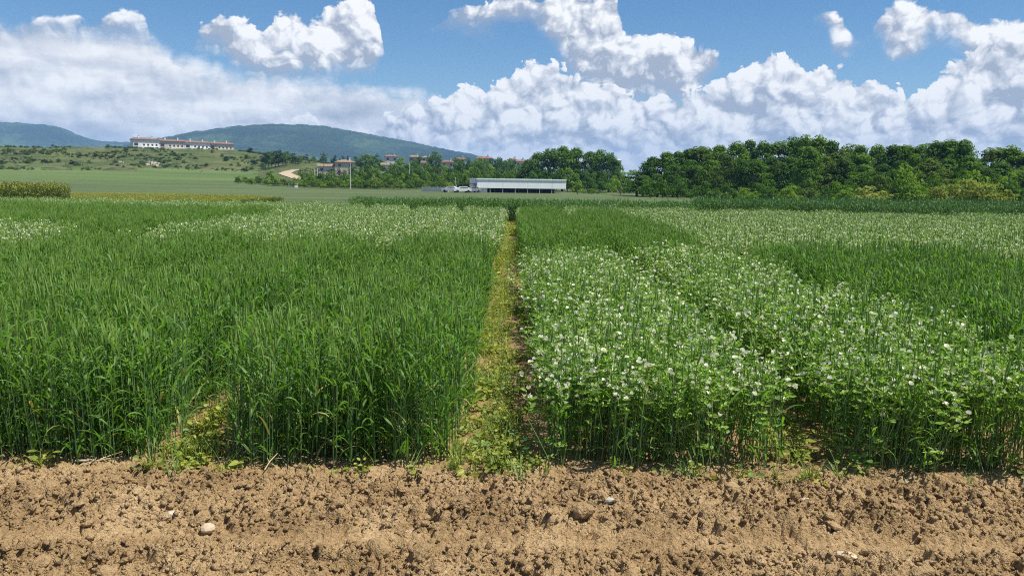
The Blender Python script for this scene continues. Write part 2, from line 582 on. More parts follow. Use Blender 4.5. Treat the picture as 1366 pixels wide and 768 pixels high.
def ground_mats():
    # soil between the plots
    m, g, b = new_mat('field_soil')
    geo = g.node('ShaderNodeNewGeometry')
    P = geo.outputs['Position']
    n1 = g.noise(P, 1.6, 6.0, 0.6)
    n2 = g.noise(P, 24.0, 5.0, 0.65)
    c = g.ramp(g.add(g.mul(n1, 0.5), g.mul(n2, 0.5)), [(0.32, (0.165, 0.106, 0.050)), (0.52, (0.285, 0.188, 0.092)), (0.7, (0.39, 0.27, 0.145))])
    g.nt.links.new(c, b.inputs['Base Color'])
    b.inputs['Roughness'].default_value = 0.95
    b.inputs['Specular IOR Level'].default_value = 0.15
    bp = g.node('ShaderNodeBump')
    bp.inputs['Distance'].default_value = 0.02
    g.nt.links.new(n2, bp.inputs['Height'])
    g.nt.links.new(bp.outputs[0], b.inputs['Normal'])
    M['soil_field'] = m

    def green(name, stops, s1, s2, stretch, bump, extra=None):
        m, g, b = new_mat(name)
        geo = g.node('ShaderNodeNewGeometry')
        mp = g.node('ShaderNodeMapping')
        mp.inputs['Scale'].default_value = stretch
        g.nt.links.new(geo.outputs['Position'], mp.inputs['Vector'])
        n1 = g.noise(mp.outputs[0], s1, 5.0, 0.55)
        n2 = g.noise(geo.outputs['Position'], s2, 5.0, 0.7)
        f = g.add(g.mul(n1, 0.62), g.mul(n2, 0.38))
        c = g.ramp(f, stops)
        if extra:
            c = extra(g, geo, c)
        g.nt.links.new(c, b.inputs['Base Color'])
        b.inputs['Roughness'].default_value = 0.9
        b.inputs['Specular IOR Level'].default_value = 0.15
        bp = g.node('ShaderNodeBump')
        bp.inputs['Strength'].default_value = 0.8
        bp.inputs['Distance'].default_value = bump
        g.nt.links.new(n2, bp.inputs['Height'])
        g.nt.links.new(bp.outputs[0], b.inputs['Normal'])
        M[name] = m

    green('cereal_far', [(0.36, (0.058, 0.085, 0.030)), (0.5, (0.080, 0.112, 0.042)), (0.64, (0.105, 0.138, 0.055))], 0.05, 1.2, (0.5, 1.6, 1), 0.25)
    green('meadow_far', [(0.36, (0.062, 0.098, 0.026)), (0.5, (0.088, 0.130, 0.036)), (0.64, (0.12, 0.16, 0.05))], 0.02, 0.8, (0.35, 1.8, 1), 0.2)

    def scrub(g, geo, c):
        n = g.noise(geo.outputs['Position'], 0.045, 5.0, 0.6)
        c = g.mix(g.ss(n, 0.54, 0.70), c, (0.135, 0.095, 0.055))
        n2 = g.noise(geo.outputs['Position'], 0.16, 4.0, 0.6)
        return g.mix(g.ss(n2, 0.52, 0.62), c, (0.035, 0.055, 0.016))
    green('hillside', [(0.36, (0.052, 0.072, 0.020)), (0.5, (0.078, 0.100, 0.030)), (0.64, (0.125, 0.135, 0.048))], 0.06, 0.5, (1, 1, 1), 0.5, scrub)
    green('grass_plain', [(0.36, (0.06, 0.10, 0.026)), (0.5, (0.09, 0.135, 0.038)), (0.64, (0.13, 0.17, 0.055))], 0.03, 0.6, (1, 1, 1), 0.3)


ground_mats()


def build_ground():
    tf = np.radians(np.concatenate([np.arange(-180, -44, 4.0), np.arange(-44, 44.01, 0.34), np.arange(48, 180.1, 4.0)]))
    rr = np.concatenate([[0.0], np.exp(np.linspace(math.log(0.8), math.log(6700), 360))])
    T, R = np.meshgrid(tf, rr)
    x, y = R * np.sin(T), R * np.cos(T)
    z = terrain(x, y)
    # kept below the modelled tilled strip and crumbs; a touch rough between the plots
    near = (R < 46)
    z = np.where(near, -0.02 + 0.03 * (fbm(x * 1.2, y * 1.2, 3, 3) - 0.5), z)
    z = np.where((y < 4.9) & (y > 1.6) & (np.abs(x) < 6.2), -0.14, z)
    V = np.stack([x, y, z], -1).reshape(-1, 3)
    nr, nc = R.shape
    i = np.arange(nr - 1)[:, None] * nc + np.arange(nc - 1)[None, :]
    F = np.stack([i, i + 1, i + nc + 1, i + nc], -1).reshape(-1, 4)
    cen = V[F].mean(1)
    cr = np.hypot(cen[:, 0], cen[:, 1])
    ct = np.arctan2(cen[:, 0], cen[:, 1])
    tL, tM = th_of(322), th_of(380)
    wob = 12 * (fbm(ct * 30, cr * 0 + 2.5, 3, 8) - 0.5)
    left = ct < tM
    zone = np.zeros(len(F), int)                                       # 0 plain grass
    zone[cr < 41] = 1                                                  # soil of the trial plots
    field = (cr >= 41) & (cr < 228 + wob) & (np.abs(ct) < 1.1)
    field |= (cr >= 41) & (cr < 300 + wob) & left & (ct > -1.1)
    zone[field] = 2
    edge_w = 0.03 * (fbm(cr / 14.0, cr * 0 + 1.5, 3, 12) - 0.5)
    pasture = (cr >= 250 + 2 * wob) & (cr < 405 + wob) & (ct < tL + 0.02 + edge_w) & (ct > -1.1)
    zone[pasture] = 3
    hill = (cr >= 405 + wob) & (cr < 1500) & (np.abs(ct) < 1.1) & (ct < th_of(980))
    hill |= (cr >= 228 + wob) & (cr < 1500) & (ct >= tM) & (ct < th_of(900))
    hill |= (cr >= 300 + wob) & (cr < 1500) & (ct >= tL) & (ct < tM)
    zone[hill & ~pasture] = 4
    zone[(ct > th_of(850)) & (cr > 135) & (np.abs(ct) < 1.1) & (cr < 1500)] = 0
    names = [('ground', 'grass_plain'), ('plot_soil', 'soil_field'), ('cereal_field', 'cereal_far'), ('meadow', 'meadow_far'), ('hillside', 'hillside')]
    for k, (nm, mt) in enumerate(names):
        f = F[zone == k]
        used, inv = np.unique(f, return_inverse=True)
        me = mesh_np(nm, V[used], inv.reshape(f.shape), M[mt], smooth_shade=True)
        put(nm, me, kind='structure')


build_ground()


def build_mountains():
    """two wooded ridges far off"""
    m, g, b = new_mat('mountain_wood')
    geo = g.node('ShaderNodeNewGeometry')
    P = geo.outputs['Position']
    n1 = g.noise(P, 0.0024, 5.0, 0.6)
    n2 = g.noise(P, 0.03, 4.0, 0.65)
    c = g.ramp(g.add(g.mul(n1, 0.7), g.mul(n2, 0.3)), [(0.40, (0.012, 0.024, 0.012)), (0.50, (0.022, 0.042, 0.018)), (0.60, (0.060, 0.095, 0.034))])
    g.nt.links.new(c, b.inputs['Base Color'])
    b.inputs['Roughness'].default_value = 1.0
    b.inputs['Specular IOR Level'].default_value = 0.0
    M['mountain'] = m

    def ridge(name, prof, r0, r1, r2, seed):
        pts = np.array(prof, float)
        ths = np.array([th_of(p) for p in pts[:, 0]])
        t = np.linspace(ths[0], ths[-1], 420)
        e = np.interp(t, ths, pts[:, 1])
        k = np.ones(9) / 9
        e = np.convolve(np.pad(e, 4, mode='edge'), k, 'valid')
        rr = np.concatenate([np.linspace(r0, r1, 46), np.linspace(r1, r2, 12)[1:]])
        T, R = np.meshgrid(t, rr)
        x, y = R * np.sin(T), R * np.cos(T)
        h = e / FOC * r1
        up = np.where(R <= r1, smooth(r0, r1, R) ** 0.9, 1 - 0.5 * smooth(r1, r2, R))
        spur = fbm(x / 620 + 5, y / 620, 5, seed) - 0.5
        z = h[None, :] * up + spur * 120 * np.sin(np.clip((R - r0) / (r1 - r0), 0, 1) * math.pi) * np.clip(h[None, :] / 160, 0, 1)
        z = z + (fbm(x / 26, y / 26, 2, seed + 4) - 0.5) * 14 * np.clip(up, 0, 1) - 6
        V = np.stack([x, y, z], -1).reshape(-1, 3)
        nr, nc = R.shape
        i = np.arange(nr - 1)[:, None] * nc + np.arange(nc - 1)[None, :]
        F = np.stack([i, i + 1, i + nc + 1, i + nc], -1).reshape(-1, 4)
        put(name, mesh_np(name, V, F, M['mountain']), kind='structure')

    ridge('mountain', [(100, 0), (150, 34), (190, 43), (225, 50), (262, 57), (300, 62), (345, 66), (400, 69), (432, 67.5), (470, 62), (520, 54),
                       (575, 46), (630, 37), (665, 30), (720, 18), (790, 4), (820, 0)], 2300, 3900, 4600, 21)
    ridge('mountain', [(-420, 20), (-300, 44), (-150, 55), (-40, 58), (30, 58), (66, 57.5), (90, 54), (112, 46), (135, 42), (180, 42), (260, 40), (400, 20), (500, 0)],
          4200, 5400, 6200, 33)


build_mountains()

# ================================================================== tilled strip in the foreground
FRONT = 4.38                      # where the crop begins


def soil_h(x, y):
    edge = smooth(FRONT + 0.35, FRONT - 0.25, y)
    # two shallow wheel tracks run along the strip, with a broken ridge between them
    yy = y + 0.05 * np.sin(x * 0.9 + 0.4) + 0.03 * (vnoise(x * 1.3, y * 0 + 4, 2) - 0.5)
    track = np.exp(-((yy - 3.62) / 0.13) ** 2) + 0.7 * np.exp(-((yy - 3.12) / 0.10) ** 2)
    rid = np.exp(-((yy - 3.88) / 0.10) ** 2) + 0.7 * np.exp(-((yy - 3.38) / 0.09) ** 2)
    rough = 1 - 0.72 * np.clip(track, 0, 1)
    wx = x + 0.05 * (fbm(x * 6, y * 6, 2, 31) - 0.5) + 0.022 * (fbm(x * 38, y * 38, 2, 33) - 0.5)
    wy = y + 0.05 * (fbm(x * 6, y * 6, 2, 37) - 0.5) + 0.022 * (fbm(x * 38, y * 38, 2, 39) - 0.5)
    dens = 0.45 + 0.5 * fbm(x * 1.7, y * 2.6, 2, 15)
    h = 0.060 * (fbm(x * 2.0, y * 3.0, 3, 11) - 0.5)
    h = h - 0.022 * track + 0.048 * rid * fbm(x * 3, y * 3, 2, 17)
    h = h + rough * dens * (0.045 * lumps(wx * 9, wy * 10, 50, 0.45) + 0.042 * lumps(wx * 17, wy * 18, 60, 0.55) + 0.030 * lumps(wx * 30, wy * 31, 65, 0.6))
    h = h + (0.35 + 0.65 * rough) * 0.024 * lumps(wx * 50, wy * 50, 70, 0.7)
    h = h + (0.5 + 0.5 * rough) * 0.024 * (fbm(x * 55, y * 55, 3, 80, 0.7) - 0.5)
    # broken hollows between the clods
    hol = smooth(0.57, 0.70, fbm(wx * 6.5, wy * 9.5, 4, 90, 0.6)) * rough
    h = h - 0.055 * hol
    return h * (0.35 + 0.65 * edge) - 0.012


def build_soil():
    m, g, b = new_mat('tilled_soil')
    geo = g.node('ShaderNodeNewGeometry')
    P = geo.outputs['Position']
    n1 = g.noise(P, 2.2, 5.0, 0.6)
    n2 = g.noise(P, 38.0, 5.0, 0.7)
    n3 = g.noise(P, 160.0, 3.0, 0.6)
    v1 = g.voro(P, 75.0, 2.0, 0.6, '3D')
    f = g.add(g.add(g.mul(n1, 0.4), g.mul(n2, 0.4)), g.mul(n3, 0.2))
    c = g.ramp(f, [(0.36, (0.190, 0.122, 0.058)), (0.50, (0.335, 0.226, 0.112)), (0.62, (0.475, 0.342, 0.188))])
    g.nt.links.new(c, b.inputs['Base Color'])
    b.inputs['Roughness'].default_value = 0.95
    b.inputs['Specular IOR Level'].default_value = 0.1
    bp = g.node('ShaderNodeBump')
    bp.inputs['Distance'].default_value = 0.010
    bp.inputs['Strength'].default_value = 0.9
    g.nt.links.new(g.sub(g.add(g.mul(n2, 0.8), g.mul(n3, 0.6)), g.mul(v1, 0.9)), bp.inputs['Height'])
    g.nt.links.new(bp.outputs[0], b.inputs['Normal'])
    M['tilled'] = m

    xs = np.concatenate([np.arange(-5.2, -3.6, 0.03), np.arange(-3.6, 3.6, 0.0075), np.arange(3.6, 5.2, 0.03)])
    ys = np.concatenate([np.arange(1.9, 2.85, 0.03), np.arange(2.85, FRONT + 0.5, 0.0072)])
    Xg, Yg = np.meshgrid(xs, ys)
    Zg = soil_h(Xg, Yg)
    # the back edge sinks under the plot soil
    Zg = Zg - 0.08 * smooth(FRONT + 0.30, FRONT + 0.5, Yg)
    V = np.stack([Xg, Yg, Zg], -1).reshape(-1, 3)
    nr, nc = Xg.shape
    i = np.arange(nr - 1)[:, None] * nc + np.arange(nc - 1)[None, :]
    F = np.stack([i, i + 1, i + nc + 1, i + nc], -1).reshape(-1, 4)
    soil = put('tilled_soil', mesh_np('tilled_soil', V, F, m), kind='structure')

    # loose clods: a few shapes, shared
    def clod_mesh(seed, n_sub=2, rough=0.5):
        import bmesh
        bm = bmesh.new()
        bmesh.ops.create_icosphere(bm, subdivisions=n_sub, radius=1.0)
        rs = np.random.default_rng(seed)
        dirs = rs.normal(size=(9, 3))
        dirs /= np.linalg.norm(dirs, axis=1)[:, None]
        amp = rs.uniform(-rough, rough, 9)
        for v in bm.verts:
            p = np.array(v.co)
            k = 1.0 + sum(a * max(0, float(p @ d)) ** 3 for a, d in zip(amp, dirs))
            k += rs.uniform(-0.10, 0.10)
            v.co = Vector(p * k)
            v.co.z *= 0.72
        me = bpy.data.meshes.new('soil_clod')
        bm.to_mesh(me)
        bm.free()
        me.materials.append(m)
        return me
    shapes = [clod_mesh(100 + k) for k in range(9)]
    rs = np.random.default_rng(5)

    def clod_spots(n, rows):
        out = []
        while len(out) < n:
            y = rs.choice(rows) + rs.normal() * 0.12 if rs.random() < 0.65 else rs.uniform(2.95, FRONT - 0.02)
            if not 2.9 < y < FRONT + 0.02:
                continue
            x = rs.uniform(-0.72, 0.72) * y
            if abs(y - 3.62) < 0.09 and rs.random() < 0.8:
                continue
            out.append((x, y))
        return np.array(out)
    big = clod_spots(280, [3.88, 3.36, 4.1])
    hz = soil_h(big[:, 0], big[:, 1])
    for (x, y), h in zip(big, hz):
        s = 0.012 + 0.022 * rs.random() ** 2 + (0.018 if rs.random() < 0.16 else 0)
        o = put('soil_clod', shapes[rs.integers(len(shapes))], soil, (x, y, h + s * 0.25), rs.uniform(0, 6.28),
                (s * rs.uniform(0.85, 1.35), s * rs.uniform(0.85, 1.2), s * rs.uniform(0.8, 1.15)))
        o.rotation_euler = (rs.uniform(-0.5, 0.5), rs.uniform(-0.5, 0.5), rs.uniform(0, 6.28))
    # crumbs: too many and too small to pick apart
    small = clod_spots(15000, [3.88, 3.36, 4.1, 4.35])
    hz = soil_h(small[:, 0], small[:, 1])
    bases = []
    for q in range(8):
        base = clod_mesh(300 + q, 1, 0.8)
        bv = np.empty(len(base.vertices) * 3)
        base.vertices.foreach_get('co', bv)
        bases.append(bv.reshape(-1, 3) * (1 + 0.12 * rs.normal(size=(len(base.vertices), 1))))
    bf = np.array([p.vertices[:] for p in base.polygons])
    Vs, Fs = [], []
    for k, ((x, y), h) in enumerate(zip(small, hz)):
        s = 0.0035 + 0.0125 * rs.random() ** 3
        a, c2 = rs.uniform(0, 6.28), rs.uniform(-1.2, 1.2)
        R_ = np.array(Euler((c2, rs.uniform(-1, 1), a)).to_matrix())
        bv = bases[k % 8]
        Vs.append((bv * s * rs.uniform(0.8, 1.25, 3)) @ R_.T + (x, y, h + s * 0.3))
        Fs.append(bf + k * len(bv))
    put('soil_crumbs', mesh_np('soil_crumbs', np.concatenate(Vs), np.concatenate(Fs), m), soil, kind='stuff')
    return soil


soil_obj = build_soil()


def soil_spot(px, py):
    """where the line of sight through (px, py) meets the tilled strip"""
    d = pix_dir(px, py)
    t = CAM_H / -d.z
    x, y = d.x * t, d.y * t
    return x, y, float(soil_h(np.array([x]), np.array([y]))[0])

# ================================================================== crops
PROTO = bpy.data.collections.new('plant_shapes')        # source shapes for the scattered crops, not in the scene itself
EFF = {}


def proto(kind, me):
    c = EFF.get(kind)
    if c is None:
        c = EFF[kind] = bpy.data.collections.new('shapes_' + kind)
    o = bpy.data.objects.new('%s_%03d' % (kind, len(c.objects)), me)
    c.objects.link(o)


def ribbon(mb, p0, az, up, length, width, droop, mat, seg=5, twist=0.0, fold=0.0, base_w=0.55):
    """a leaf blade: leaves the stem at p0 towards azimuth az, rising at angle up, bending over by droop"""
    p = Vector(p0)
    a = up
    L, R_ = [], []
    for i in range(seg + 1):
        t = i / seg
        w = width * (base_w + (1 - base_w) * min(1, t * 3)) * max(0.02, (1 - t ** 2.2))
        d = Vector((math.cos(az) * math.cos(a), math.sin(az) * math.cos(a), math.sin(a)))
        side = Vector((-math.sin(az), math.cos(az), 0))
        nrm = side.cross(d)
        s = side * math.cos(twist * t) + nrm * math.sin(twist * t)
        L.append(p - s * w / 2)
        R_.append(p + s * w / 2)
        p = p + d * (length / seg)
        a -= droop / seg * (0.4 + 1.2 * t)
    mb.quadstrip(L, R_, mat)


def wheat_stem(mb, x, y, h, rs, mats=(0, 1, 2), ear=True, lean=0.045, dry=None, leaf_w=0.0155, nleaf=4):
    lm, sm, em = mats
    az = rs.uniform(0, 6.28)
    ln = rs.uniform(0, lean)
    top = Vector((x + math.cos(az) * ln * h, y + math.sin(az) * ln * h, h))
    mid = Vector((x + math.cos(az) * ln * h * 0.35, y + math.sin(az) * ln * h * 0.35, h * 0.5))
    mb.tube([(x, y, -0.02), mid, top], (0.0027, 0.0025, 0.0017), 3, sm, False)
    for k in range(nleaf):
        t = (0.16, 0.40, 0.62, 0.82, 0.93)[k % 5] + rs.uniform(-0.06, 0.06)
        q = mid * (1 - abs(2 * t - 1)) if False else (Vector((x, y, 0)).lerp(mid, t * 2) if t < 0.5 else mid.lerp(top, t * 2 - 1))
        flag = t > 0.7
        ribbon(mb, q, rs.uniform(0, 6.28), rs.uniform(0.75, 1.35), rs.uniform(0.13, 0.23) * (0.75 if flag else 1.0),
               leaf_w * rs.uniform(0.75, 1.2), rs.uniform(0.6, 2.8), dry if dry and t < 0.5 and rs.random() < 0.09 else lm, 5, rs.uniform(-1.6, 1.6))
    if ear:
        d = (top - mid).normalized()
        d = (d + Vector((rs.normal() * 0.12, rs.normal() * 0.12, 0))).normalized()
        L = rs.uniform(0.065, 0.10)
        pts = [top, top + d * L * 0.25, top + d * L * 0.7, top + d * L]
        mb.tube(pts, (0.003, 0.0065, 0.0060, 0.0015), 4, em, False)
        for k in range(7):
            a = rs.uniform(0, 6.28)
            s = top + d * L * rs.uniform(0.25, 0.95)
            e = s + d * rs.uniform(0.045, 0.08) + Vector((math.cos(a), math.sin(a), 0)) * rs.uniform(0.008, 0.024)
            w = Vector((-math.sin(a), math.cos(a), 0)) * 0.0011
            mb.poly([s - w, s + w, e], em)


def oval(mb, p, d, n, L, W, mat, cup=0.0):
    """a leaflet: six-cornered oval from p along d, facing n"""
    d = Vector(d).normalized()
    n = Vector(n)
    s = d.cross(n)
    if s.length < 1e-4:
        s = Vector((1, 0, 0))
    s.normalize()
    n = s.cross(d)
    a = [p, p + d * L * 0.30 + s * W * 0.46 + n * cup, p + d * L * 0.72 + s * W * 0.40 + n * cup, p + d * L,
         p + d * L * 0.72 - s * W * 0.40 + n * cup, p + d * L * 0.30 - s * W * 0.46 + n * cup]
    b = len(mb.v)
    mb.v += [tuple(q) for q in a]
    mb.f += [(b, b + 1, b + 2, b + 3), (b, b + 3, b + 4, b + 5)]
    mb.m += [mat, mat]


def rand_dir(rs, zlo=-1.0, zhi=1.0):
    a, z = rs.uniform(0, 6.28), rs.uniform(zlo, zhi)
    c = math.sqrt(max(0, 1 - z * z))
    return Vector((c * math.cos(a), c * math.sin(a), z))


def pea_stem(mb, x, y, h, rs, flowers=3, lm=3, sm=4, fm=5, leaf=1.0):
    p = Vector((x, y, -0.01))
    n = 10
    az = rs.uniform(0, 6.28)
    drift = Vector((math.cos(az), math.sin(az), 0)) * rs.uniform(0.0, 0.018)
    pts = [p.copy()]
    for i in range(n):
        p = p + Vector((rs.normal() * 0.010, rs.normal() * 0.010, h / n)) + drift
        pts.append(p.copy())
    mb.tube(pts[::2], [0.0022] * len(pts[::2]), 3, sm, False)
    for i, q in enumerate(pts[2:], 2):
        t = i / n
        if t < 0.62 and rs.random() < 0.82:
            continue
        size = (0.030 + 0.018 * math.sin(t * 3.0)) * leaf
        a = rs.uniform(0, 6.28)
        for k in (0, 1):                                     # stipules clasp the stem
            d = Vector((math.cos(a + k * 2.6), math.sin(a + k * 2.6), rs.uniform(0.1, 0.8)))
            oval(mb, q, d, rand_dir(rs, 0.3, 1), size * rs.uniform(0.9, 1.3), size * 0.60, lm, 0.003)
        d = Vector((math.cos(a + 1.3), math.sin(a + 1.3), rs.uniform(0.15, 0.7))).normalized()
        for k in range(rs.integers(2, 5)):                   # leaflets along the leaf stalk
            q2 = q + d * (0.020 + 0.022 * (k // 2))
            s = d.cross(Vector((0, 0, 1))) * (1 if k % 2 else -1)
            oval(mb, q2, s + d * 0.6 + Vector((0, 0, rs.uniform(-0.2, 0.4))), rand_dir(rs, 0.4, 1), size * rs.uniform(0.8, 1.25), size * 0.50, lm, 0.003)
        for kk in range(2 if t > 0.6 else 0):                # tendrils
            e = q + d * 0.08 + Vector((rs.normal() * 0.02, rs.normal() * 0.02, 0.03))
            mb.poly([q + d * 0.04, q + d * 0.04 + Vector((0, 0, 0.0016)), e], sm)
    for k in range(flowers):
        q = pts[-1 - rs.integers(0, 3)] + rand_dir(rs, 0.0, 1) * rs.uniform(0.02, 0.05)
        for j in range(rs.integers(1, 3)):
            c = q + rand_dir(rs) * 0.012
            f = rand_dir(rs, 0.0, 0.8)
            u = (Vector((0, 0, 1)) - f * f.z).normalized()
            w = f.cross(u)
            s = rs.uniform(0.009, 0.0152)
            # standard petal: a broad upright fan, split by a shallow fold
            b = len(mb.v)
            fan = [c - u * s * 0.5] + [c + (w * math.cos(t) + u * math.sin(t)) * s * 1.15 + f * 0.003 * abs(math.cos(t)) for t in (-0.35, 0.35, 1.05, 1.57, 2.09, 2.79, 3.49)]
            mb.v += [tuple(v) for v in fan]
            mb.f += [(b, b + 1, b + 2, b + 3, b + 4), (b, b + 4, b + 5, b + 6, b + 7)]
            mb.m += [fm, fm]
            # wings folded forward
            for sg in (-1, 1):
                oval(mb, c - u * s * 0.3 + f * 0.002, f * 0.8 + w * 0.25 * sg - u * 0.1, w * sg + u * 0.5, s * 1.2, s * 0.8, fm)


def seg_mats(*names):
    return [M[n] for n in names]


PATCH = 0.30


def make_protos():
    rs = np.random.default_rng(11)
    W = seg_mats('wheat_leaf', 'wheat_stem', 'wheat_ear', 'pea_leaf', 'pea_stem', 'petal', 'wheat_dry')
    for v in range(12):
        mb = MB()
        for k in range(38):
            wheat_stem(mb, rs.uniform(-.5, .5) * PATCH * 1.1, rs.uniform(-.5, .5) * PATCH * 1.1, rs.uniform(0.58, 0.82) if rs.random() < 0.8 else rs.uniform(0.38, 0.6),
                       rs, ear=rs.random() < 0.58, nleaf=5, dry=6)
        for k in range(7):                                   # short tillers fill the foot
            wheat_stem(mb, rs.uniform(-.5, .5) * PATCH * 1.1, rs.uniform(-.5, .5) * PATCH * 1.1, rs.uniform(0.14, 0.36), rs, ear=False, nleaf=3, lean=0.25)
        proto('wheat', mb.mesh('wheat', W))
    for v in range(12):
        mb = MB()
        nfl = (2, 2, 3, 5)[v % 4]
        for k in range(18):
            pea_stem(mb, rs.uniform(-.5, .5) * PATCH, rs.uniform(-.5, .5) * PATCH, rs.uniform(0.52, 0.76), rs, flowers=nfl if rs.random() < 0.75 else 0, leaf=0.82)
        for k in range(17):
            wheat_stem(mb, rs.uniform(-.5, .5) * PATCH, rs.uniform(-.5, .5) * PATCH, rs.uniform(0.55, 0.76), rs, ear=rs.random() < 0.35, nleaf=4, dry=6)
        proto('pea', mb.mesh('pea', W))
    for v in range(12):                                      # coarse crop behind the plots, in two greens
        T = seg_mats(*['wheat_tall' if v < 6 else 'wheat_dark'] * 3)
        mb = MB()
        for k in range(26):
            x, y = rs.uniform(-.5, .5) * 0.5, rs.uniform(-.5, .5) * 0.5
            wheat_stem(mb, x, y, rs.uniform(0.8, 1.08), rs, ear=rs.random() < 0.3, leaf_w=0.026, nleaf=5, lean=0.1)
        proto('tall' if v < 6 else 'dark', mb.mesh('tall', T))
    Rm = seg_mats('rape_leaf', 'rape_leaf', 'rape_flower')
    for v in range(6):                                       # yellow flowering crop
        mb = MB()
        for k in range(16):
            x, y = rs.uniform(-.5, .5) * 0.5, rs.uniform(-.5, .5) * 0.5
            h = rs.uniform(0.7, 1.0)
            mb.tube([(x, y, 0), (x + rs.normal() * .05, y + rs.normal() * .05, h)], (0.005, 0.003), 3, 1, False)
            for j in range(12):
                t = rs.uniform(0.25, 0.95)
                oval(mb, Vector((x, y, h * t)), rand_dir(rs, -0.2, 0.7), rand_dir(rs, 0.2, 1), rs.uniform(0.06, 0.12), 0.035, 0, 0.004)
            for j in range(5 if v % 3 else 2):
                q = Vector((x + rs.normal() * .05, y + rs.normal() * .05, h * rs.uniform(0.86, 1.04)))
                oval(mb, q, rand_dir(rs, -0.2, 0.6), rand_dir(rs, 0.4, 1), 0.032, 0.03, 2)
        proto('rape', mb.mesh('rape', Rm))
    for v in range(10):                                      # low broadleaf weeds of the paths
        mb = MB()
        weed_rosette(mb, 0, 0, rs, rs.integers(6, 13), rs.uniform(0.018, 0.034), rs.uniform(0.03, 0.085))
        proto('weed', mb.mesh('weed', [M['weed_leaf' if v % 5 else 'weed_green'], M['weed_green']]))
    for v in range(4):
        mb = MB()
        for k in range(9):
            ribbon(mb, (rs.normal() * .01, rs.normal() * .01, 0), rs.uniform(0, 6.28), rs.uniform(0.6, 1.4), rs.uniform(0.06, 0.16), 0.006, rs.uniform(0.4, 1.6), 0, 4)
        proto('weed', mb.mesh('weed', [M['weed_green' if v % 2 else 'weed_leaf']]))


def weed_rosette(mb, x, y, rs, n, size, h):
    for k in range(n):
        a = rs.uniform(0, 6.28)
        r = rs.uniform(0.004, 0.05)
        q = Vector((x + math.cos(a) * r, y + math.sin(a) * r, h * rs.uniform(0.15, 1.0)))
        mb.tube([(x, y, 0), q], (0.0012, 0.0009), 3, 1, False)
        d = Vector((math.cos(a), math.sin(a), rs.uniform(-0.25, 0.35)))
        oval(mb, q, d, rand_dir(rs, 0.55, 1), size * rs.uniform(0.8, 1.5), size * rs.uniform(0.7, 1.0), 0, size * 0.08)


make_protos()


def scatter(name, kind, pts, rot, scl, idx, label=None, parent=None, cat=None):
    """ONE object whose points each carry one of the plant shapes of a kind"""
    me = bpy.data.meshes.new(name)
    n = len(pts)
    me.vertices.add(n)
    me.vertices.foreach_set('co', np.asarray(pts, np.float32).ravel())
    for an, ty, key, dat in (('rot', 'FLOAT_VECTOR', 'vector', rot), ('scl', 'FLOAT_VECTOR', 'vector', scl)):
        a = me.attributes.new(an, ty, 'POINT')
        a.data.foreach_set(key, np.asarray(dat, np.float32).ravel())
    a = me.attributes.new('pick', 'INT', 'POINT')
    a.data.foreach_set('value', np.asarray(idx, np.int32))
    o = put(name, me, parent, label=label, kind='stuff', cat=cat)
    ng = bpy.data.node_groups.get('scatter_' + kind)
    if ng is None:
        ng = bpy.data.node_groups.new('scatter_' + kind, 'GeometryNodeTree')
        ng.interface.new_socket('Geometry', in_out='INPUT', socket_type='NodeSocketGeometry')
        ng.interface.new_socket('Geometry', in_out='OUTPUT', socket_type='NodeSocketGeometry')
        gi, go = ng.nodes.new('NodeGroupInput'), ng.nodes.new('NodeGroupOutput')
        ci = ng.nodes.new('GeometryNodeCollectionInfo')
        ci.inputs['Collection'].default_value = EFF[kind]
        ci.inputs['Separate Children'].default_value = True
        ci.inputs['Reset Children'].default_value = True
        ip = ng.nodes.new('GeometryNodeInstanceOnPoints')
        ip.inputs['Pick Instance'].default_value = True

        def named(nm, ty):
            q = ng.nodes.new('GeometryNodeInputNamedAttribute')
            q.data_type = ty
            q.inputs['Name'].default_value = nm
            return q.outputs[0]
        L = ng.links.new
        L(gi.outputs[0], ip.inputs['Points'])
        L(ci.outputs[0], ip.inputs['Instance'])
        L(named('pick', 'INT'), ip.inputs['Instance Index'])
        L(named('rot', 'FLOAT_VECTOR'), ip.inputs['Rotation'])
        L(named('scl', 'FLOAT_VECTOR'), ip.inputs['Scale'])
        L(ip.outputs[0], go.inputs[0])
    md = o.modifiers.new('scatter', 'NODES')
    md.node_group = ng
    return o


def ground_near(x, y):
    return np.where(np.hypot(x, y) < 45, -0.02 + 0.0 * x, terrain(x, y))


def plot_points(x0, x1, y0, y1, step, jit, rs, inset):
    nx, ny = max(1, round((x1 - x0 - 2 * inset) / step)), max(1, round((y1 - y0 - 2 * inset) / step))
    gx = x0 + inset + (np.arange(nx) + 0.5) * (x1 - x0 - 2 * inset) / nx
    gy = y0 + inset + (np.arange(ny) + 0.5) * (y1 - y0 - 2 * inset) / ny
    Xp, Yp = np.meshgrid(gx, gy)
    Xp, Yp = Xp.ravel(), Yp.ravel()
    return Xp + rs.uniform(-jit, jit, len(Xp)), Yp + rs.uniform(-jit, jit, len(Yp))


def in_view(x, y, m=1.12):
    return np.abs(x) < 0.655 * m * y + 0.7


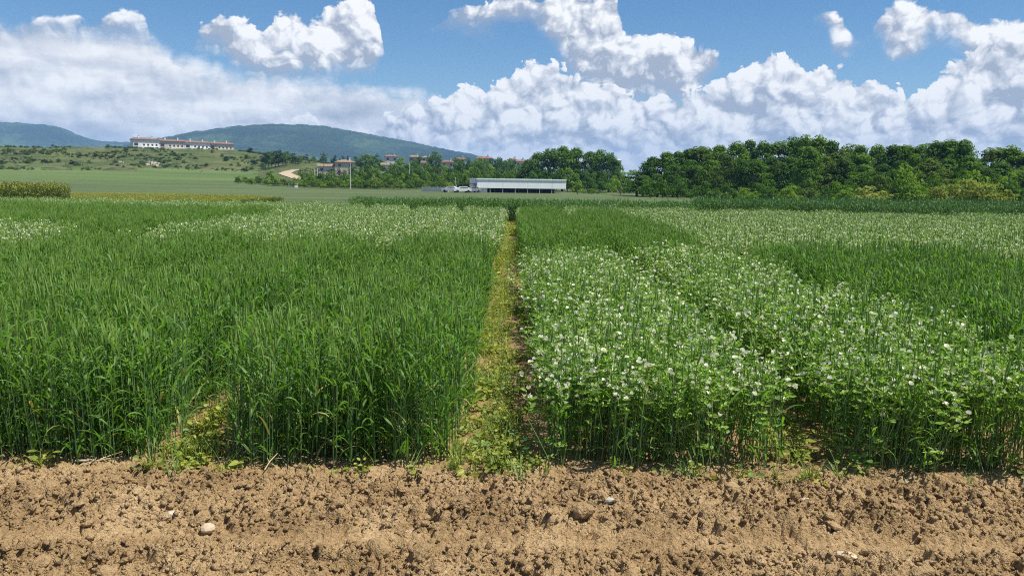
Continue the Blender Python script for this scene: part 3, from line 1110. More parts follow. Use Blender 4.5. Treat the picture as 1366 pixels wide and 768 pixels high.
def plot(name, kind, x0, x1, y0, y1, label, seed, h=1.0, step=0.27, bald=0.0, nvar=12):
    rs = np.random.default_rng(seed)
    x, y = plot_points(x0, x1, y0, y1, step, 0.05, rs, 0.13)
    ok = in_view(x, y)
    # thin spots
    ok &= ~((fbm(x * 1.1 + seed, y * 0.8, 2, 41) > 0.80 - bald))
    x, y = x[ok], y[ok]
    n = len(x)
    if n == 0:
        return None
    z = ground_near(x, y)
    hs = h * (0.86 + 0.28 * fbm(x * 0.9, y * 0.9, 3, 43)) * rs.uniform(0.93, 1.06, n)
    ew = np.clip((0.35 - np.minimum(x - x0, x1 - x)) / 0.35, 0, 1)      # outer rows lean a little outwards
    lean = np.where(x - x0 < x1 - x, -1, 1) * ew * 0.07
    rot = np.stack([rs.normal(0, 0.045, n), lean + rs.normal(0, 0.045, n), rs.uniform(0, 6.28, n)], -1)
    # lean is about world Y: compose with the spin by turning the tilt into the patch's own frame
    rz = rot[:, 2]
    rot[:, 0], rot[:, 1] = rot[:, 0] * 1.0, rot[:, 1]
    out = np.empty_like(rot)
    for i in range(n):
        e = (Matrix.Rotation(rot[i, 1], 3, 'Y') @ Matrix.Rotation(rot[i, 0], 3, 'X') @ Matrix.Rotation(rz[i], 3, 'Z')).to_euler()
        out[i] = e
    scl = np.stack([np.full(n, 1.0), np.full(n, 1.0), hs], -1)
    idx = rs.integers(0, nvar, n)
    if kind == 'pea' and y0 > 9:
        idx = np.where(rs.random(n) < 0.85, (idx // 4) * 4 + 3, idx)
    return scatter(name, kind, np.stack([x, y, z], -1), out, scl, idx, label)


LX = [(-0.27 - 1.82 * k - 1.56, -0.27 - 1.82 * k) for k in range(14)]     # plot columns left of the path
RX = [(0.14 + 1.84 * k, 0.14 + 1.84 * k + 1.60) for k in range(14)]       # and right of it
F0 = FRONT

# front row, left: two green cereal plots (a third shows beyond its gap at the picture's edge further back)
side_word = ['first', 'second', 'third', 'fourth', 'fifth', 'sixth', 'seventh', 'eighth', 'ninth', 'tenth', 'eleventh', 'twelfth', 'thirteenth', 'fourteenth']
seed = 1000
for k, (a, b) in enumerate(LX):
    rows = []
    if k <= 3:
        rows = [('wheat', F0, 13.0), ('pea', 14.0, 31.5)]
    elif k <= 5:
        rows = [('wheat', F0, 9.8), ('pea', 10.6, 17.0), ('wheat', 17.8, 26.5), ('pea', 27.3, 33.5)]
    elif k <= 6:
        rows = [('wheat', F0, 13.0), ('wheat', 14.0, 26.5), ('pea', 27.3, 33.5)]
    else:
        rows = [('pea', 10.6, 17.0), ('wheat', 17.8, 26.5), ('pea', 27.3, 33.5)]
    if k == 4:
        rows = [('wheat', F0, 9.8), ('pea', 10.6, 14.0), ('wheat', 14.8, 26.5), ('pea', 27.3, 33.5)]
    for j, (kd, y0, y1) in enumerate(rows):
        if not np.any(in_view(np.array([b]), np.array([y1]), 1.05)):
            continue
        seed += 1
        what = 'dark green wheat plot' if kd == 'wheat' else 'pale green pea plot flecked with white flowers'
        where = ('at the front' if j == 0 and y0 < 5 else '%s strip back' % ordinal(j + 1))
        plot(kd + '_plot', kd, a, b, y0, y1, '%s, %s column left of the path, %s' % (what, ordinal(k + 1), where), seed,
             h=1.0 if kd == 'wheat' else (1.03 if k > 3 else 0.98))
for k, (a, b) in enumerate(RX):
    if k <= 1:
        rows = [('pea', F0, 13.0), ('wheat', 14.0, 28.2), ('pea', 29.0, 33.0)]
    elif k <= 3:
        rows = [('wheat', F0, 13.2), ('pea', 14.2, 33.0)]
    elif k <= 5:
        rows = [('wheat', 6.5, 12.0), ('pea', 13.0, 32.0)]
    else:
        rows = [('wheat', 8.0, 10.4), ('pea', 11.2, 30.5)]
    for j, (kd, y0, y1) in enumerate(rows):
        if not np.any(in_view(np.array([a]), np.array([y1]), 1.05)):
            continue
        seed += 1
        what = 'dark green wheat plot' if kd == 'wheat' else 'pale green pea plot flecked with white flowers'
        where = ('at the front' if j == 0 and y0 < 9 else '%s strip back' % ordinal(j + 1))
        plot(kd + '_plot', kd, a, b, y0, y1, '%s, %s column right of the path, %s' % (what, ordinal(k + 1), where), seed,
             h=(0.93 if k == 0 else 0.98) if kd == 'pea' else 0.97)


def block(name, kind, poly, step, h, label, seed, nvar, hvar=0.25, few=False):
    """a crop block bounded in distance as a function of direction: poly = [(px, near, far), ...]"""
    rs = np.random.default_rng(seed)
    ths = np.array([th_of(p[0]) for p in poly])
    near, far = np.array([p[1] for p in poly], float), np.array([p[2] for p in poly], float)
    R1 = far.max() + 1
    gx = np.arange(math.sin(ths[0]) * R1 - 1, math.sin(ths[-1]) * R1 + 1, step)
    gy = np.arange(near.min() * 0.7, R1, step)
    Xp, Yp = np.meshgrid(gx, gy)
    x = Xp.ravel() + rs.uniform(-.4, .4, Xp.size) * step
    y = Yp.ravel() + rs.uniform(-.4, .4, Xp.size) * step
    th = np.arctan2(x, y)
    ok = (th > ths[0]) & (th < ths[-1]) & (y > np.interp(th, ths, near)) & (y < np.interp(th, ths, far))
    x, y = x[ok], y[ok]
    n = len(x)
    hs = h * (1 - hvar / 2 + hvar * fbm(x * 0.35, y * 0.5, 3, seed)) * rs.uniform(0.9, 1.08, n)
    rot = np.stack([rs.normal(0, .05, n), rs.normal(0, .05, n), rs.uniform(0, 6.28, n)], -1)
    scl = np.stack([np.ones(n) * 1.1, np.ones(n) * 1.1, hs], -1)
    pick = rs.integers(0, nvar, n)
    if few:                                                  # mostly plants with few flowers
        pick = np.where(rs.random(n) < 0.8, (pick // 3) * 3, pick)
    return scatter(name, kind, np.stack([x, y, ground_near(x, y)], -1), rot, scl, pick, label)


block('cereal_strip', 'tall', [(470, 34.2, 38.5), (700, 34.2, 39), (946, 34.0, 39)], 0.36, 0.84,
      'bright green cereal strip behind the flowering plots in front of the white shed', 71, 6)
block('cereal_strip', 'dark', [(930, 34.3, 39), (1150, 33.6, 38.5), (1480, 32.5, 38)], 0.36, 1.04,
      'tall dark green cereal strip behind the flowering plots in front of the wood', 74, 6)
block('rape_plot', 'rape', [(-60, 34.0, 40), (82, 34.5, 40.5)], 0.36, 1.38, 'tall yellow-green rape plot at the far left edge', 72, 6, 0.3, True)
block('rape_strip', 'rape', [(50, 43.0, 73), (250, 44.0, 72), (410, 54.0, 58)], 0.46, 0.44, 'low band of yellow flowers behind the left plots', 73, 6)


# weeds of the path and of the gaps between plots
def weeds(name, x0, x1, y0, y1, per_m2, label, seed, left_bias=0.0, size=1.0):
    rs = np.random.default_rng(seed)
    n = int((x1 - x0) * (y1 - y0) * per_m2)
    x, y = rs.uniform(x0, x1, n), rs.uniform(y0, y1, n)
    f = fbm(x * 3.2, y * 1.1, 3, seed)
    u = (x - x0) / (x1 - x0)
    ok = rs.random(n) < np.clip(1.9 * (f - 0.26) + left_bias * (0.5 - u), 0.03, 1)
    x, y, n = x[ok], y[ok], int(ok.sum())
    s = size * rs.uniform(0.55, 1.35, n)
    rot = np.stack([rs.normal(0, .1, n), rs.normal(0, .1, n), rs.uniform(0, 6.28, n)], -1)
    z = np.where(y < FRONT + 0.35, soil_h(x, y), -0.02)
    return scatter(name, 'weed', np.stack([x, y, np.maximum(z, -0.03)], -1), rot, np.stack([s, s, s], -1), rs.integers(0, 14, n), label)


weeds('path_weeds', -0.36, 0.24, F0 + 0.03, 14, 640, 'low yellow-green weeds covering the narrow path between the plots', 81, 0.8, 0.95)
weeds('path_weeds', -0.36, 0.24, 14, 33, 260, 'yellowish weeds on the far end of the narrow path', 82, 0.5, 1.5)
weeds('gap_weeds', LX[0][0] - 0.34, LX[0][0] + 0.05, F0 - 0.02, 10, 430, 'low weeds in the gap between the two front wheat plots', 83, 0.3, 1.15)
weeds('gap_weeds', RX[0][1] - 0.02, RX[1][0] + 0.08, F0 - 0.02, 10, 520, 'low weeds in the gap between the two front pea plots', 84, 0.8, 1.2)
weeds('edge_weeds', -4.2, 4.2, F0 - 0.06, F0 + 0.10, 130, 'scattered weeds along the front edge of the crop', 85, 0.0, 1.0)

# ================================================================== trees and shrubs
TREE_COL = {
    'dark': ((0.042, 0.102, 0.012), (0.088, 0.172, 0.022)),
    'mid': ((0.064, 0.142, 0.013), (0.128, 0.225, 0.026)),
    'light': ((0.105, 0.190, 0.018), (0.200, 0.310, 0.040)),
    'yellow': ((0.165, 0.205, 0.036), (0.290, 0.325, 0.085)),
    'olive': ((0.068, 0.120, 0.018), (0.128, 0.190, 0.036)),
    'pine': ((0.014, 0.030, 0.012), (0.032, 0.058, 0.022)),
    'grey': ((0.060, 0.085, 0.045), (0.115, 0.145, 0.080)),
}
for k, (a, b) in TREE_COL.items():
    M['crown_' + k] = leaf_mat('crown_' + k, a, b, 0.36, 0.7, 0.10, tcol=(1.3, 1.4, 0.5), scale=9.0, per_object=0.45)
WORD = {'dark': 'dark green', 'mid': 'mid green', 'light': 'light green', 'yellow': 'yellow-green', 'olive': 'olive green', 'pine': 'blackish green', 'grey': 'grey-green'}


def quads_at(c, nrm, size, rs):
    """n leaf quads centred at c facing nrm"""
    n = len(c)
    nrm = nrm / np.linalg.norm(nrm, axis=1)[:, None]
    t = rs.normal(size=(n, 3))
    t -= (t * nrm).sum(1)[:, None] * nrm
    t /= np.linalg.norm(t, axis=1)[:, None]
    b = np.cross(nrm, t)
    s = size[:, None]
    w = rs.uniform(0.55, 0.9, n)[:, None]
    bend = nrm * s * rs.uniform(-0.25, 0.1, n)[:, None]
    V = np.stack([c - t * s, c - b * s * w + bend, c + t * s, c + b * s * w + bend], 1).reshape(-1, 3)
    return V, np.arange(4 * n).reshape(-1, 4)


def crown(rs, lobes, per, leaf, tilt=0.36, squash=0.85):
    C, Nn, S = [], [], []
    for (x, y, z, r) in lobes:
        k = max(12, int(per * (r / 0.1) ** 1.6))
        d = rs.normal(size=(k, 3))
        d /= np.linalg.norm(d, axis=1)[:, None]
        d = d[d[:, 2] > -0.75 + 0.3 * rs.random(len(d))]
        rad = r * (0.62 + 0.45 * np.sqrt(rs.random(len(d))))
        q = d * rad[:, None]
        q[:, 2] *= squash
        C.append(q + (x, y, z))
        Nn.append(d + rs.normal(size=d.shape) * tilt + (0, 0, 0.25))
        S.append(leaf * rs.uniform(0.6, 1.35, len(d)))
    return quads_at(np.concatenate(C), np.concatenate(Nn), np.concatenate(S), rs)


def make_tree(kind, seed):
    """(trunk mesh, crown mesh) of a tree one unit tall"""
    rs = np.random.default_rng(seed)
    mb = MB()
    lobes = []
    leaf, per = 0.0165, 120
    if kind == 'broad':
        n, z0, wid = rs.integers(52, 64), 0.05, rs.uniform(0.27, 0.34)
        for i in range(n):
            z = z0 + (1 - z0) * (0.06 + 0.86 * rs.random() ** 0.85)
            t = (z - z0) / (1 - z0)
            env = wid * (math.sin(min(1, 0.18 + t * 0.95) * math.pi) ** 0.55) * (1.0 if t < 0.75 else 0.9)
            a, q = rs.uniform(0, 6.28), math.sqrt(rs.random())
            lobes.append((env * q * math.cos(a), env * q * math.sin(a), min(z, 0.93), rs.uniform(0.065, 0.125)))
    elif kind == 'poplar':
        n, z0 = rs.integers(46, 54), 0.08
        for i in range(n):
            z = z0 + (1 - z0) * (0.04 + 0.90 * rs.random())
            t = (z - z0) / (1 - z0)
            env = 0.17 * math.sin(min(1, 0.2 + 0.8 * t) * math.pi) ** 0.5
            a, q = rs.uniform(0, 6.28), math.sqrt(rs.random())
            lobes.append((env * q * math.cos(a), env * q * math.sin(a), min(z, 0.95), rs.uniform(0.055, 0.095)))
    elif kind == 'round':
        leaf, per = 0.032, 40
        n, z0 = rs.integers(26, 34), 0.02
        for i in range(n):
            d = rand_dir(rs, -0.15, 1)
            q = 0.38 * rs.random() ** 0.4
            lobes.append((d.x * q * 1.12, d.y * q * 1.12, 0.14 + abs(d.z) * q * 1.75 + 0.05 * rs.random(), rs.uniform(0.09, 0.17)))
    elif kind == 'wide':
        leaf, per = 0.032, 40
        n, z0 = rs.integers(34, 42), 0.02
        for i in range(n):
            d = rand_dir(rs, -0.1, 1)
            q = 0.38 * rs.random() ** 0.4
            lobes.append((d.x * q * 2.0, d.y * q * 1.7, 0.14 + abs(d.z) * q * 1.75, rs.uniform(0.09, 0.17)))
    elif kind == 'cypress':
        leaf, per = 0.016, 60
        n, z0 = 26, 0.04
        for i in range(n):
            z = 0.05 + 0.90 * i / n
            env = 0.085 * (1 - (z - 0.25) ** 2 * 1.1)
            a = rs.uniform(0, 6.28)
            lobes.append((env * 0.6 * math.cos(a), env * 0.6 * math.sin(a), z, max(0.03, env * rs.uniform(0.7, 1.0))))
    elif kind == 'pine':
        leaf, per = 0.026, 60
        n, z0 = rs.integers(20, 26), 0.25
        for i in range(n):
            d = rand_dir(rs, -0.2, 1)
            q = 0.30 * rs.random() ** 0.4
            lobes.append((d.x * q * 1.15, d.y * q * 1.15, 0.46 + d.z * q * 1.35, rs.uniform(0.08, 0.15)))
    tz_ = max(0.12, min(l[2] for l in lobes))
    top = 0.86 if kind in ('broad', 'poplar', 'cypress') else 0.62
    w0 = {'broad': 0.020, 'poplar': 0.016, 'round': 0.022, 'wide': 0.026, 'cypress': 0.016, 'pine': 0.022}[kind]
    dx, dy = rs.normal() * 0.015, rs.normal() * 0.015
    mb.tube([(0, 0, -0.06), (0, 0, 0.02), (dx, dy, 0.28), (dx * 2, dy * 2, top * 0.62), (dx * 1.5, dy * 3, top)], (w0 * 1.5, w0 * 1.1, w0 * 0.85, w0 * 0.55, w0 * 0.15), 6, 0)
    order = sorted(range(len(lobes)), key=lambda i: -lobes[i][3])[:14]
    for i in order:                                           # limbs out to the larger lobes
        x, y, z, r = lobes[i]
        s = max(0.05, min(top * 0.9, z * rs.uniform(0.45, 0.7)))
        p0 = Vector((dx * min(1, s / 0.28), dy * min(1, s / 0.28), s))
        p2 = Vector((x, y, z))
        p1 = p0.lerp(p2, 0.5) + Vector((0, 0, -0.02))
        mb.tube([p0, p1, p2], (w0 * 0.42, w0 * 0.26, w0 * 0.08), 4, 0)
    trunk = mb.mesh(kind + '_trunk', M['bark'], True)
    V, F = crown(rs, lobes, per, leaf)
    V = V / max(0.5, V[:, 2].max())
    cm = mesh_np(kind + '_crown', V, F, M['crown_mid'])
    return trunk, cm, (V[:, 0].max() - V[:, 0].min())


TREES = {}
for kind, n in (('broad', 7), ('poplar', 3), ('round', 5), ('wide', 4), ('cypress', 2), ('pine', 3)):
    TREES[kind] = [make_tree(kind, 500 + 31 * i + 7 * len(kind)) for i in range(n)]

TREE_N = {'i': 0}


def top_z(px, py, r):
    a, e = pix_azel(px, py)
    return CAM_H + math.tan(math.radians(e)) * r


def tree(name, px, r, top=None, h=None, kind='broad', col='mid', width=None, label=None, group=None, cat='tree', sink=0.0, dx=0.0, dy=0.0):
    """one tree: an Empty at its foot with a trunk and a crown; top is the photograph row its crown reaches"""
    x, y, z = spot(px, r)
    x, y = x + dx, y + dy
    z = tz(x, y) - sink
    if h is None:
        h = max(1.0, top_z(px, top, r) - z)
    TREE_N['i'] += 1
    i = TREE_N['i']
    rs = np.random.default_rng(9000 + i)
    tr, cm, w1 = TREES[kind][rs.integers(len(TREES[kind]))]
    e = put(name, None, None, (x, y, z), rs.uniform(0, 6.28))
    sx = (px_size(width, r) / (w1 * h)) if width else rs.uniform(0.92, 1.12)
    e.scale = (h * sx, h * sx, h)
    put('trunk', tr, e)
    c = put('crown', cm, e)
    c.material_slots[0].link = 'OBJECT'
    c.material_slots[0].material = M['crown_' + col]
    e['label'], e['category'] = label, cat
    if group:
        e['group'] = group
    return e


def row(items, phrase, group, r, name='deciduous_tree', kind='broad', noun='tree', cat='tree'):
    """items: (px, top, colour[, width[, kind]]) sorted along the row; labels count from the left"""
    items = sorted(items, key=lambda q: q[0])
    for i, it in enumerate(items):
        px, top, col = it[:3]
        wd = it[3] if len(it) > 3 else None
        kd = it[4] if len(it) > 4 else kind
        rr = r(px) if callable(r) else r
        rr += random.uniform(-5, 5)
        tree(name, px, rr, top, kind=kd, col=col, width=wd, cat=cat, group=group,
             label='%s %s, %s from the left %s' % (WORD[col], noun, ordinal(i + 1), phrase))


# the wood on the right: back row carries the skyline
SKY_R = [(842, 236), (852, 226), (862, 216), (875, 208), (890, 204), (905, 202), (930, 197), (960, 193), (990, 189), (1010, 186), (1030, 189), (1050, 184), (1070, 179),
         (1090, 180), (1110, 188), (1130, 194), (1150, 193), (1180, 195), (1210, 193), (1235, 189), (1255, 187), (1275, 183), (1290, 190), (1301, 212),
         (1315, 202), (1335, 192), (1350, 198), (1358, 206), (1372, 194), (1400, 188), (1440, 192), (1500, 188)]
sx_, sy_ = zip(*SKY_R)
rr_wood = lambda px: 178 - 22 * max(0, (px - 900)) / 466
items = []
cols = ['mid', 'dark', 'mid', 'mid', 'dark', 'olive', 'mid', 'mid', 'dark', 'mid']
px = 850.0
i = 0
while px < 1470:
    t = float(np.interp(px, sx_, sy_))
    items.append((px, t - 1.5 + random.uniform(-1.5, 2.0), cols[i % 10], random.uniform(46, 66), 'broad' if i % 5 else 'poplar'))
    px += random.uniform(15, 23)
    i += 1
row(items, 'in the tall back row of the wood', 'tall trees at the back of the wood', rr_wood, noun='tall tree')
items = []
px, i = 858.0, 0
while px < 1450:
    t = float(np.interp(px, sx_, sy_))
    items.append((px, t + random.uniform(12, 26), ('dark', 'mid', 'dark', 'dark', 'mid', 'olive')[i % 6], random.uniform(44, 58)))
    px += random.uniform(19, 28)
    i += 1
row(items, 'in the middle row of the wood', 'middle row of the wood', lambda p: rr_wood(p) - 14, noun='leafy tree')
# shrubs and low trees along the wood's foot
row([(868, 241, 'dark', 30), (884, 236, 'mid', 26), (905, 238, 'dark', 30), (922, 246, 'mid', 26), (940, 240, 'dark', 28), (957, 250, 'mid', 24), (975, 244, 'dark', 30), (993, 249, 'light', 30),
     (1012, 243, 'dark', 30), (1030, 248, 'mid', 24), (1056, 244, 'mid', 34), (1082, 250, 'olive', 34), (1104, 246, 'dark', 28), (1122, 241, 'mid', 34),
     (1140, 243, 'mid', 30), (1186, 262, 'yellow', 22, 'wide'), (1172, 232, 'olive', 40), (1213, 217, 'light', 44), (1236, 231, 'mid', 42),
     (1196, 245, 'olive', 24), (1205, 252, 'grey', 22), (1302, 226, 'light', 46), (1340, 228, 'light', 40), 
     (1352, 240, 'dark', 44), (1384, 236, 'dark', 44), (1420, 240, 'mid', 44), (1286, 252, 'light', 30), (1276, 224, 'mid', 44)],
    'along the foot of the wood', 'shrubs at the foot of the wood', lambda p: rr_wood(p) - 36, name='shrub', kind='round', noun='shrub', cat='shrub')

row([(1128, 250, 'light', 30), (1164, 247, 'yellow', 48), (1216, 232, 'light', 44), (1258, 247, 'yellow', 40), (1280, 240, 'yellow', 46), (1304, 238, 'yellow', 50), (1330, 243, 'yellow', 44), (1000, 250, 'light', 30), (1056, 247, 'light', 30)],
    'in front of the wood', 'pale willow bushes before the wood', lambda p: rr_wood(p) - 48, name='willow_bush', kind='round', noun='willow bush', cat='bush')

# the clump behind the white shed
row([(704, 212, 'dark', 34), (717, 202, 'mid', 44), (734, 196.5, 'dark', 52), (750, 194, 'mid', 54), (768, 196, 'mid', 52), (786, 201, 'dark', 46), (800, 198, 'mid', 44), (812, 202, 'dark', 40), (822, 214, 'mid', 30)],
    'in the clump behind the white shed', 'trees behind the shed', 240, noun='rounded tree')
row([(706, 228, 'dark', 26, 'round'), (724, 226, 'dark', 30, 'round'), (742, 224, 'mid', 32, 'round'), (757, 222, 'light', 26, 'round'), (762, 232, 'dark', 30, 'round'), (784, 226, 'dark', 34, 'round'), (800, 230, 'dark', 30, 'round'),
     (846, 240, 'mid', 26, 'round'), (858, 236, 'mid', 26, 'round')],
    'low in the gap beside the white shed', 'low trees by the shed', 226, noun='low tree', name='low_tree')
tree('round_tree', 771, 190, 240.5, kind='round', col='light', width=20, label='small round yellow-green tree just right of the white shed')
tree('shrub', 828, 186, 229, kind='wide', col='light', width=48, label='broad light green bush between the shed clump and the wood', cat='shrub')
tree('shrub', 790, 199, 251, kind='wide', col='dark', width=40, label='low dark hedge bush right of the small round tree', cat='shrub')

# hedge and gardens at the foot of the village
hedge = []
px, i = 318.0, 0
while px < 600:
    base_t = 236 + (px - 318) * 0.022
    hedge.append((px, base_t + random.uniform(-2.5, 2.0), ('mid', 'light', 'mid', 'dark', 'light', 'mid', 'olive')[i % 7], random.uniform(13, 19)))
    px += random.uniform(7.5, 12)
    i += 1
row(hedge, 'in the hedge at the village foot', 'hedge shrubs below the village', 236, name='shrub', kind='round', noun='hedge shrub', cat='shrub')
tree('deciduous_tree', 364, 233, 226, kind='round', col='light', width=20, label='light green spreading tree at the left of the hedge beside the dirt track')
tree('deciduous_tree', 499, 233, 233, kind='round', col='yellow', width=17, label='yellowish shrub standing out in the village hedge')
tree('deciduous_tree', 596, 222, 240, kind='round', col='yellow', width=14, label='yellow-green shrub beside the carport')
row([(402 + 7.2 * k, 224.5 + random.uniform(-1.5, 1.5), 'pine', 11, 'cypress') for k in range(10)], 'in the dark screen below the farmhouse', 'dark conifers below the farmhouse', 262,
    name='conifer', noun='narrow conifer')
row([(323, 200, 'dark', 11), (334.5, 196.5, 'pine', 12), (341, 204, 'dark', 9), (349, 206, 'olive', 12), (408, 205, 'pine', 9), (419, 207, 'olive', 10), (432, 204, 'dark', 11), (446, 206, 'pine', 10), (456, 207, 'pine', 9), (464, 207, 'pine', 9), (476, 208, 'dark', 12)],
    'along the crest left of the village', 'trees on the crest', 492, name='crest_tree', kind='round', noun='rounded tree')
row([(355, 203, 'pine', 15), (363, 200, 'dark', 17), (372, 199.5, 'pine', 18), (381, 201, 'dark', 17), (390, 204, 'pine', 15), (358, 211, 'dark', 15), (368, 211, 'pine', 16), (378, 212, 'pine', 16), (394, 212, 'olive', 15), (402, 207, 'olive', 14)],
    'in the pine grove on the slope', 'pine grove on the slope', 400, name='pine_tree', kind='pine', noun='pine')
vill = [(482, 207, 'olive', 13), (490, 206, 'light', 14), (497, 212, 'mid', 12), (503, 206, 'dark', 14), (509, 214, 'light', 12), (527, 215, 'light', 15), (536, 210, 'light', 15), (541, 218, 'mid', 15), (552, 214, 'mid', 14),
        (557, 209, 'dark', 12), (572, 207, 'mid', 13), (581, 203, 'mid', 14, 'poplar'), (588, 212, 'dark', 13), (600, 212, 'light', 12), (612, 210, 'dark', 15), (619, 213, 'mid', 14), (626, 210, 'dark', 13),
        (633, 213, 'light', 14), (642, 211, 'light', 15), (650, 213, 'mid', 13), (660, 211, 'dark', 14), (669, 210, 'dark', 16), (678, 212, 'mid', 15), (686, 214, 'dark', 14), (698, 214, 'dark', 14)]
row([(v[0], v[1] - 1.5, v[2], v[3] * 1.5) + (v[4:] or ('round',)) for v in vill], 'among the village roofs', 'trees among the village roofs', 425, name='garden_tree', noun='garden tree')
low = []
px, i = 474.0, 0
while px < 700:
    low.append((px, 220 + random.uniform(-4, 3), ('dark', 'mid', 'dark', 'light', 'mid', 'dark', 'olive', 'light')[i % 8], random.uniform(17, 24)))
    px += random.uniform(6.5, 9.5)
    i += 1
row(low, 'on the slope below the village', 'trees below the village', 300, name='garden_tree', kind='round', noun='bushy tree')
low = []
px, i = 408.0, 0
while px < 700:
    low.append((px, 229 + random.uniform(-3, 2), ('mid', 'light', 'dark', 'light')[i % 4], random.uniform(16, 22)))
    px += random.uniform(7, 10)
    i += 1
row(low, 'just behind the hedge', 'trees close behind the shed', 245, name='garden_tree', kind='round', noun='bushy tree')
row([(567, 217, 'pine', 8), (562, 221, 'pine', 7), (585, 217, 'pine', 7), (495, 214, 'pine', 7), (521, 216, 'pine', 6)], 'among the garden trees', 'dark cypresses in the village', 330,
    name='cypress', kind='cypress', noun='slim cypress')
# scattered bushes on the open hill
bush = [(108, 203, 450, 5.5), (60, 211.5, 430, 5), (39, 204, 450, 5), (39, 213, 425, 7), (73, 195, 490, 4), (297, 207, 455, 5), (302, 210, 440, 7), (309, 217, 425, 4), (319, 216, 425, 5), (327, 226, 405, 8), (14, 200, 470, 5),
        (24, 207, 450, 4), (88, 200, 470, 5), (128, 206, 450, 5), (146, 198, 485, 6), (155, 211, 430, 5), (170, 202, 470, 5), (190, 207, 450, 4), (233, 206, 455, 6), (246, 213, 430, 5), (262, 209, 445, 5), (276, 216, 422, 5),
        (285, 204, 470, 5), (97, 214, 425, 6), (5, 215, 420, 6), (120, 214, 428, 5), (214, 212, 432, 5), (330, 209, 450, 7), (340, 215, 430, 7), (350, 222, 412, 8), (336, 221, 412, 6)]
bush.sort()
for i, (px, t, r, w) in enumerate(bush):
    tree('hill_bush', px, r, h=max(1.0, px_size(w * 0.85, r)), kind='round', col=('dark', 'olive', 'pine')[i % 3], width=w * 1.3, cat='bush', group='bushes on the open hill',
         label='small %s bush, %s from the left on the open hillside' % (WORD[('dark', 'olive', 'pine')[i % 3]], ordinal(i + 1)))


# rough scrub on the open slope: one uncountable cover
for k in range(5):
    me = TREES['round'][k][1].copy()
    me.materials.clear()
    me.materials.append(M['crown_' + ('olive', 'dark', 'grey', 'olive', 'pine')[k]])
    proto('scrub', me)
rs_ = np.random.default_rng(77)
n = 5200
th = rs_.uniform(th_of(-80), th_of(440), n)
rd = rs_.uniform(398, 520, n)
x, y = rd * np.sin(th), rd * np.cos(th)
ok = fbm(x / 16, y / 16, 4, 91) > 0.53
x, y = x[ok], y[ok]
n = len(x)
s = 0.35 + 1.0 * rs_.random(n) ** 2.5
scatter('hill_scrub', 'scrub', np.stack([x, y, terrain(x, y) - 0.1], -1), np.stack([0 * s, 0 * s, rs_.uniform(0, 6.28, n)], -1),
        np.stack([s * 1.6, s * 1.6, s], -1), rs_.integers(0, 5, n), 'low rough scrub spread over the open hillside')

# ================================================================== buildings, poles, vehicles
M['white_wall'] = plain('white_wall', (0.70, 0.69, 0.66), 0.85, 0.05, 0.6)
M['cream_wall'] = plain('cream_wall', (0.50, 0.44, 0.36), 0.9, 0.08, 0.6)
M['pale_wall'] = plain('pale_wall', (0.58, 0.55, 0.51), 0.9, 0.08, 0.6)
M['grey_wall'] = plain('grey_wall', (0.42, 0.44, 0.46), 0.9, 0.08, 0.6)
M['roof_red'] = plain('roof_red', (0.20, 0.108, 0.078), 0.9, 0.25, 1.4)
M['roof_tan'] = plain('roof_tan', (0.25, 0.175, 0.12), 0.9, 0.2, 1.4)
M['roof_brown'] = plain('roof_brown', (0.19, 0.115, 0.085), 0.9, 0.25, 1.4)
M['glass_dark'] = plain('glass_dark', (0.03, 0.035, 0.04), 0.15, 0.1, 1.0, spec=0.6)
M['dark_void'] = plain('dark_void', (0.045, 0.042, 0.04), 0.9, 0.2, 1.0)  # near-black; on flats' slabs and shed back wall it stands for shade
M['concrete'] = plain('concrete', (0.48, 0.47, 0.45), 0.85, 0.1, 2.0)
M['steel'] = plain('steel', (0.45, 0.48, 0.50), 0.5, 0.1, 3.0, 0.6)
M['sheet_white'] = plain('sheet_white', (0.86, 0.86, 0.86), 0.45, 0.05, 0.5)
M['sheet_roof'] = plain('sheet_roof', (0.80, 0.81, 0.82), 0.4, 0.04, 0.5)
M['wood_pole'] = plain('wood_pole', (0.16, 0.125, 0.09), 0.9, 0.25, 3.0)
M['car_white'] = plain('car_white', (0.78, 0.78, 0.77), 0.25, 0.03, 1.0, spec=0.6)
M['car_grey'] = plain('car_grey', (0.22, 0.23, 0.25), 0.25, 0.05, 1.0, spec=0.6)
M['rubber'] = plain('rubber', (0.02, 0.02, 0.02), 0.8, 0.1, 1.0)
M['track'] = plain('track', (0.38, 0.30, 0.20), 0.95, 0.15, 0.4)
M['rock'] = plain('rock', (0.40, 0.34, 0.27), 0.95, 0.25, 1.0)


def gable(mb, x0, x1, y0, y1, z0, z1, over, hip, thick=0.18):
    """tiled roof over a rectangle, ridge along x; hip pulls the ridge ends in"""
    a, b, c, d = x0 - over, x1 + over, y0 - over, y1 + over
    ym = (y0 + y1) / 2
    r0, r1 = (a + hip, b - hip)
    lo = [(a, c, z0), (b, c, z0), (b, d, z0), (a, d, z0)]
    v = lo + [(x, y, z + thick) for x, y, z in lo] + [(r0, ym, z1), (r1, ym, z1)]
    k = len(mb.v)
    mb.v += v
    for f in ((3, 2, 1, 0), (0, 1, 5, 4), (1, 2, 6, 5), (2, 3, 7, 6), (3, 0, 4, 7), (4, 5, 9, 8), (6, 7, 8, 9), (5, 6, 9), (7, 4, 8)):
        mb.f.append(tuple(k + i for i in f))
        mb.m.append(0)


